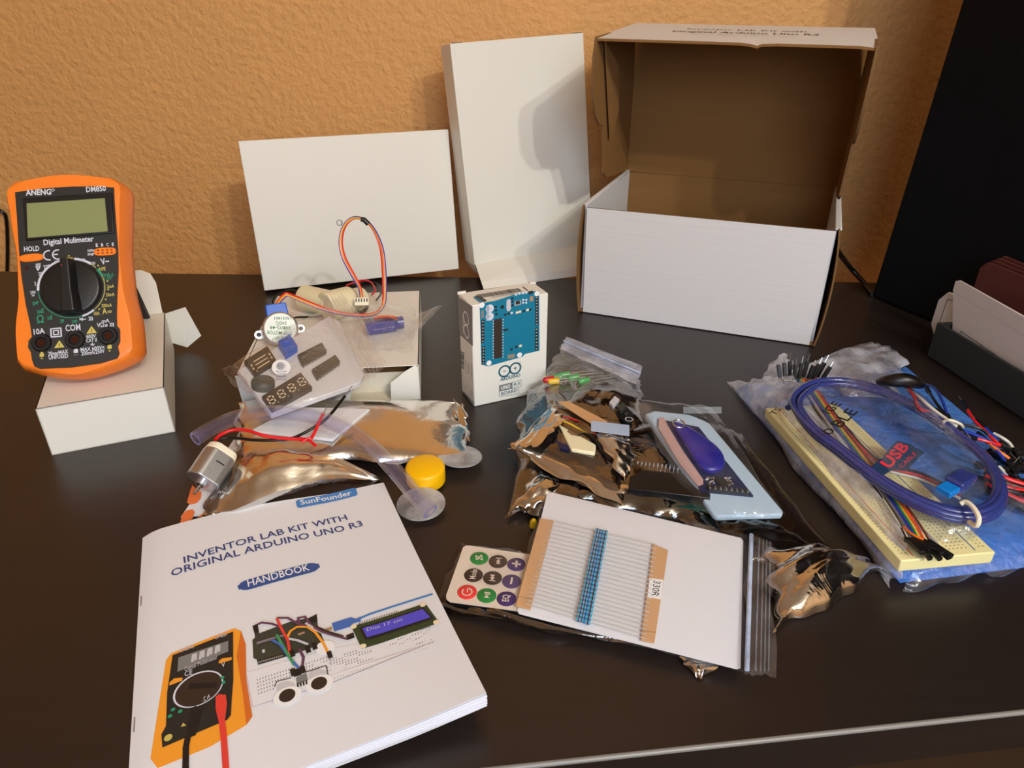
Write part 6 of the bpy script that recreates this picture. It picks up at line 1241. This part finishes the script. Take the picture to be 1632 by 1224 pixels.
# ------------------------------------------------------------------ jumper wires and test leads at the right edge
def build_wires():
    zt = zm(5.563, 1380, 580); q = lambda x, y, h: P(*zt(x, y), h)
    W_ = [('blue', 'bluew', [(530, 185, .030), (600, 210, .034), (670, 310, .036), (725, 460, .034)]), ('red', 'red', [(370, 215, .034), (430, 300, .037), (480, 400, .036), (600, 440, .034), (760, 570, .031), (830, 600, .028)]), ('white', 'whitew', [(410, 250, .033), (500, 320, .037), (620, 420, .036), (760, 520, .034), (860, 600, .031), (930, 680, .028)]),
          ('green', 'greenw', [(200, 225, .031), (300, 280, .034), (400, 340, .034), (470, 400, .031)]), ('blue', 'bluew', [(440, 290, .032), (600, 440, .034), (760, 560, .032), (950, 620, .028), (1100, 700, .024), (1250, 880, .018)]), ('red', 'red', [(895, 400, .030), (960, 500, .028), (1060, 600, .026), (1150, 690, .024), (1205, 725, .022)]),
          ('white', 'whitew', [(1120, 610, .024), (1200, 650, .024), (1270, 700, .022), (1310, 760, .020)]), ('orange', 'orangew', [(1080, 690, .024), (1160, 760, .022), (1230, 810, .020), (1280, 845, .018)]), ('blue', 'bluew', [(1050, 560, .026), (1100, 610, .025), (1190, 700, .022)]), ('red', 'red', [(970, 660, .026), (1080, 690, .025), (1200, 730, .022)]),
          ('white', 'whitew', [(540, 430, .030), (650, 530, .032), (850, 640, .030), (1000, 770, .024)]), ('black', 'blackw', [(700, 470, .034), (850, 590, .032), (960, 720, .027), (1100, 850, .020), (1300, 980, .012)]), ('black', 'blackw', [(560, 250, .032), (640, 370, .034), (760, 500, .033)]), ('black', 'blackw', [(850, 540, .030), (1000, 570, .028), (1100, 640, .025), (1250, 760, .018)]),
          ('white', 'whitew', [(1120, 860, .018), (1200, 930, .016), (1280, 1010, .014), (1420, 1035, .012)]), ('blue', 'bluew', [(1100, 930, .018), (1220, 985, .016), (1330, 1060, .013), (1420, 1120, .010)]), ('green', 'greenw', [(250, 290, .031), (400, 350, .032), (540, 450, .031)]), ('red', 'red', [(560, 400, .031), (680, 500, .032), (780, 590, .029)])]
    cnt = {}
    for c, m_, _ in W_: cnt[c] = cnt.get(c, 0) + 1
    for k, (cn, m_, pts) in enumerate(W_):
        p = spline([q(*v) for v in pts], 6); lab = '%s jumper wire in the loose bundle at the right edge' % cn
        t = thing('jumper_wire', lab, 'wire', p[len(p) // 2] * 1, ('%s jumper wires at the right edge' % cn) if cnt[cn] > 1 else None)
        b = MB(); b.tube(p, .00105, m_, 7); b.build('wire', t)
        for e, d in ((p[0], (p[0] - p[1]).normalized()), (p[-1], (p[-1] - p[-2]).normalized())):
            b = MB(); b.M = axis_frame(e, d); b.box(-.0012, .0012, -.0012, .0012, -.001, .009, 'black'); b.build('end_housing', t); b = MB(); b.tube([e + d * .009, e + d * .015], .0003, 'steel', 5); b.build('pin', t)
    rr = random.Random(8); first = None
    for k in range(40):                     # black wire ends with bare pins piled at the edge
        e = q(rr.uniform(950, 1380), rr.uniform(760, 1010), rr.uniform(.004, .016)); a = rr.uniform(-2.2, .8); d = Vector((math.cos(a), math.sin(a), rr.uniform(-.1, .5))).normalized()
        if first is None:
            t = thing('wire_end', 'black wire end with a bare pin in the pile at the right edge', 'wire end', (0, 0, 0), 'black wire ends at the right edge'); b = MB(); b.box(-.0012, .0012, -.0012, .0012, 0, .012, 'black'); b.build('end_housing', t); b = MB(); b.tube([(0, 0, .012), (0, 0, .019)], .0003, 'steel', 5); b.build('pin', t); first = t; r = t
        else:
            r = first.copy(); COL.objects.link(r)
            for ch in first.children: c2 = ch.copy(); COL.objects.link(c2); c2.parent = r
        r.matrix_world = axis_frame(e, d)
    b = MB(); pts = [q(100, 160, .036), q(200, 150, .040), q(330, 145, .042), q(450, 170, .040), q(500, 195, .036)]; b.tube(spline(pts, 5), [.002 + .0035 * math.sin(math.pi * i / 20) for i in range(21)], 'blackw', 10)
    tag(b.build('wire_wrap', smooth=True), 'black rubber wrap at the upper end of the loose wires', 'wrap')
    b = MB(); b.tube(spline([q(660, 545, .031), q(700, 505, .036), q(760, 500, .038), q(840, 535, .034), q(860, 560, .030)], 6), .0010, 'ivory', 8); tag(b.build('cable_tie'), 'thin white cable tie around the loose jumper wires', 'tie')
    for k, (m_, cn, y0, y1, r_) in enumerate((('red', 'upper red', 1010, 1075, .0019), ('red', 'middle red', 1085, 1130, .0018), ('red', 'lower red', 1150, 1230, .0019), ('blackw', 'upper black', 1050, 1110, .0019), ('blackw', 'middle black', 1115, 1160, .0019), ('blackw', 'lower black', 1190, 1290, .0024))):
        b = MB(); b.tube(spline([q(1060, y0 - 90, .020), q(1130, y0 - 40, .019), q(1250, y0 + 10, .018), q(1420, y1, .016), q(1600, y1 + 30, .014)], 6), r_, m_, 9); tag(b.build('test_lead'), '%s thick test lead leaving the photo at the right edge' % cn, 'cable')
build_wires()

# ------------------------------------------------------------------ paper tray, folder, black tower and stray cables
def build_right_back():
    a, c = P(1477, 568), P(1555, 620); d = (c - a).normalized(); n = Vector((-d.y, d.x, 0)); n = n if n.x > 0 else -n; L = .26; hz = .034
    t = thing('file_tray', 'charcoal file tray holding upright papers at the right edge', 'tray', a + d * L / 2 + n * .03)
    q = lambda s, k, z_: a + d * s + n * k + Vector((0, 0, z_))
    def bxx(name, s0, s1, k0, k1, z0, z1, m): b = MB(); b.slab([q(s0, k0, z1), q(s1, k0, z1), q(s1, k1, z1), q(s0, k1, z1)], [q(s0, k0, z0), q(s1, k0, z0), q(s1, k1, z0), q(s0, k1, z0)], m); b.build(name, t, bevel=.0006)
    bxx('front_wall', 0, L, 0, .003, 0.001, hz, 'tray'); bxx('back_wall', 0, L, .062, .065, .001, hz, 'black'); bxx('end_wall', 0, .003, .003, .062, .001, hz, 'tray'); bxx('tray_floor', 0, L, .003, .062, .001, .003, 'black')
    def paper(lab, k, pts, lines):
        f0 = frame(q(0, k, 0), d, (0, 0, 1)); S = Plane(f0)
        b = MB(); st = [S.st(*p) for p in pts]; st = [Vector((v.x, max(v.y, .004))) for v in st]; b.slab([S.p(v.x, v.y, 0) for v in st], [S.p(v.x, v.y, -.0022) for v in st], 'paperwarm'); o = b.build('paper_stack'); tag(o, lab, 'paper')
        b = MB(); [b.sline(S, l, w_, m_, .0003) for l, w_, m_ in lines]; b.build('printed_lines', o)
    paper('cream paper stack standing upright in the file tray, nearest the front wall', .008, [(1518, 530), (1519, 462), (1523, 448), (1528, 447), (1640, 510), (1760, 580), (1760, 760), (1500, 640)], [([(1525, 545), (1532, 528), (1640, 602), (1700, 645)], .0005, 'black_ink'), ([(1565, 549), (1560, 563)], .0005, 'black_ink'), ([(1600, 574), (1595, 590)], .0005, 'black_ink'), ([(1527, 468), (1640, 540)], .0003, 'lgrey_ink')])
    paper('small cream card corner just behind the front paper stack in the file tray', .014, [(1484, 516), (1496, 478), (1511, 466), (1530, 474), (1560, 640), (1480, 600)], [([(1496, 520), (1510, 477), (1530, 481)], .0005, 'black_ink')])
    S = Plane(frame(q(0, .040, 0), d, (0, 0, 1)))
    for k in range(4):
        b = MB(); st = [S.st(*p) for p in ((1545, 480), (1562 + k * 2, 427 - k * 3), (1574 + k * 2, 418 - k * 3), (1640, 444 - k * 3), (1780, 520 - k * 3), (1780, 700), (1560, 620))]; kk = -.004 * k; st = [Vector((v.x, max(v.y, .004))) for v in st]
        b.slab([S.p(v.x, v.y, kk) for v in st], [S.p(v.x, v.y, kk - .0022) for v in st], 'maroon'); tag(b.build('folder'), ['maroon folder nearest the cream papers in the file tray', 'second maroon folder behind the cream papers', 'third maroon folder behind the cream papers', 'rearmost maroon folder standing in the file tray'][k], 'folder')
    # black tower: tall flat sided, its near left corner stands at the desk's back right
    c0 = P(1388, 474); up = PY(1530, 0, 1) ; dd = Vector((d.x * .25 + .30, d.y * .9, 0)).normalized()
    e = Vector((.39, -.92, 0)).normalized(); nn = Vector((-e.y, e.x, 0))
    b = MB(); w_, dp, hh = .66, .20, 1.15
    base = [c0, c0 + e * w_, c0 + e * w_ + nn * dp, c0 + nn * dp]; lean = Vector((.05, 0.0, 0)) * hh
    base = [Vector((p.x, min(p.y, .90), 0.0005)) for p in base]
    b.slab([p + Vector((0, 0, hh)) + lean for p in base], base, 'matte'); t2 = b.build('cabinet', bevel=.003); tag(t2, 'plain matt black cabinet side filling the right background', 'cabinet')
    b = MB(); b.tube(spline([P(1330, 392, .05), P(1344, 412, .03), P(1360, 432, .012), P(1378, 452, .0035), P(1392, 470, .0032)], 8), .0030, 'blackw', 10); tag(b.build('power_cable'), 'black power cable dropping behind the right of the big box', 'cable')
    b = MB(); b.tube(spline([PY(-60, 330, .905), PY(-10, 334, .905), PY(4, 338, .905), PY(10, 350, .908), PY(12, 400, .909), PY(10, 480, .909)], 6), .0022, 'blackw', 8); tag(b.build('wall_cable'), 'thin black cable against the wall left of the multimeter', 'cable')
build_right_back()
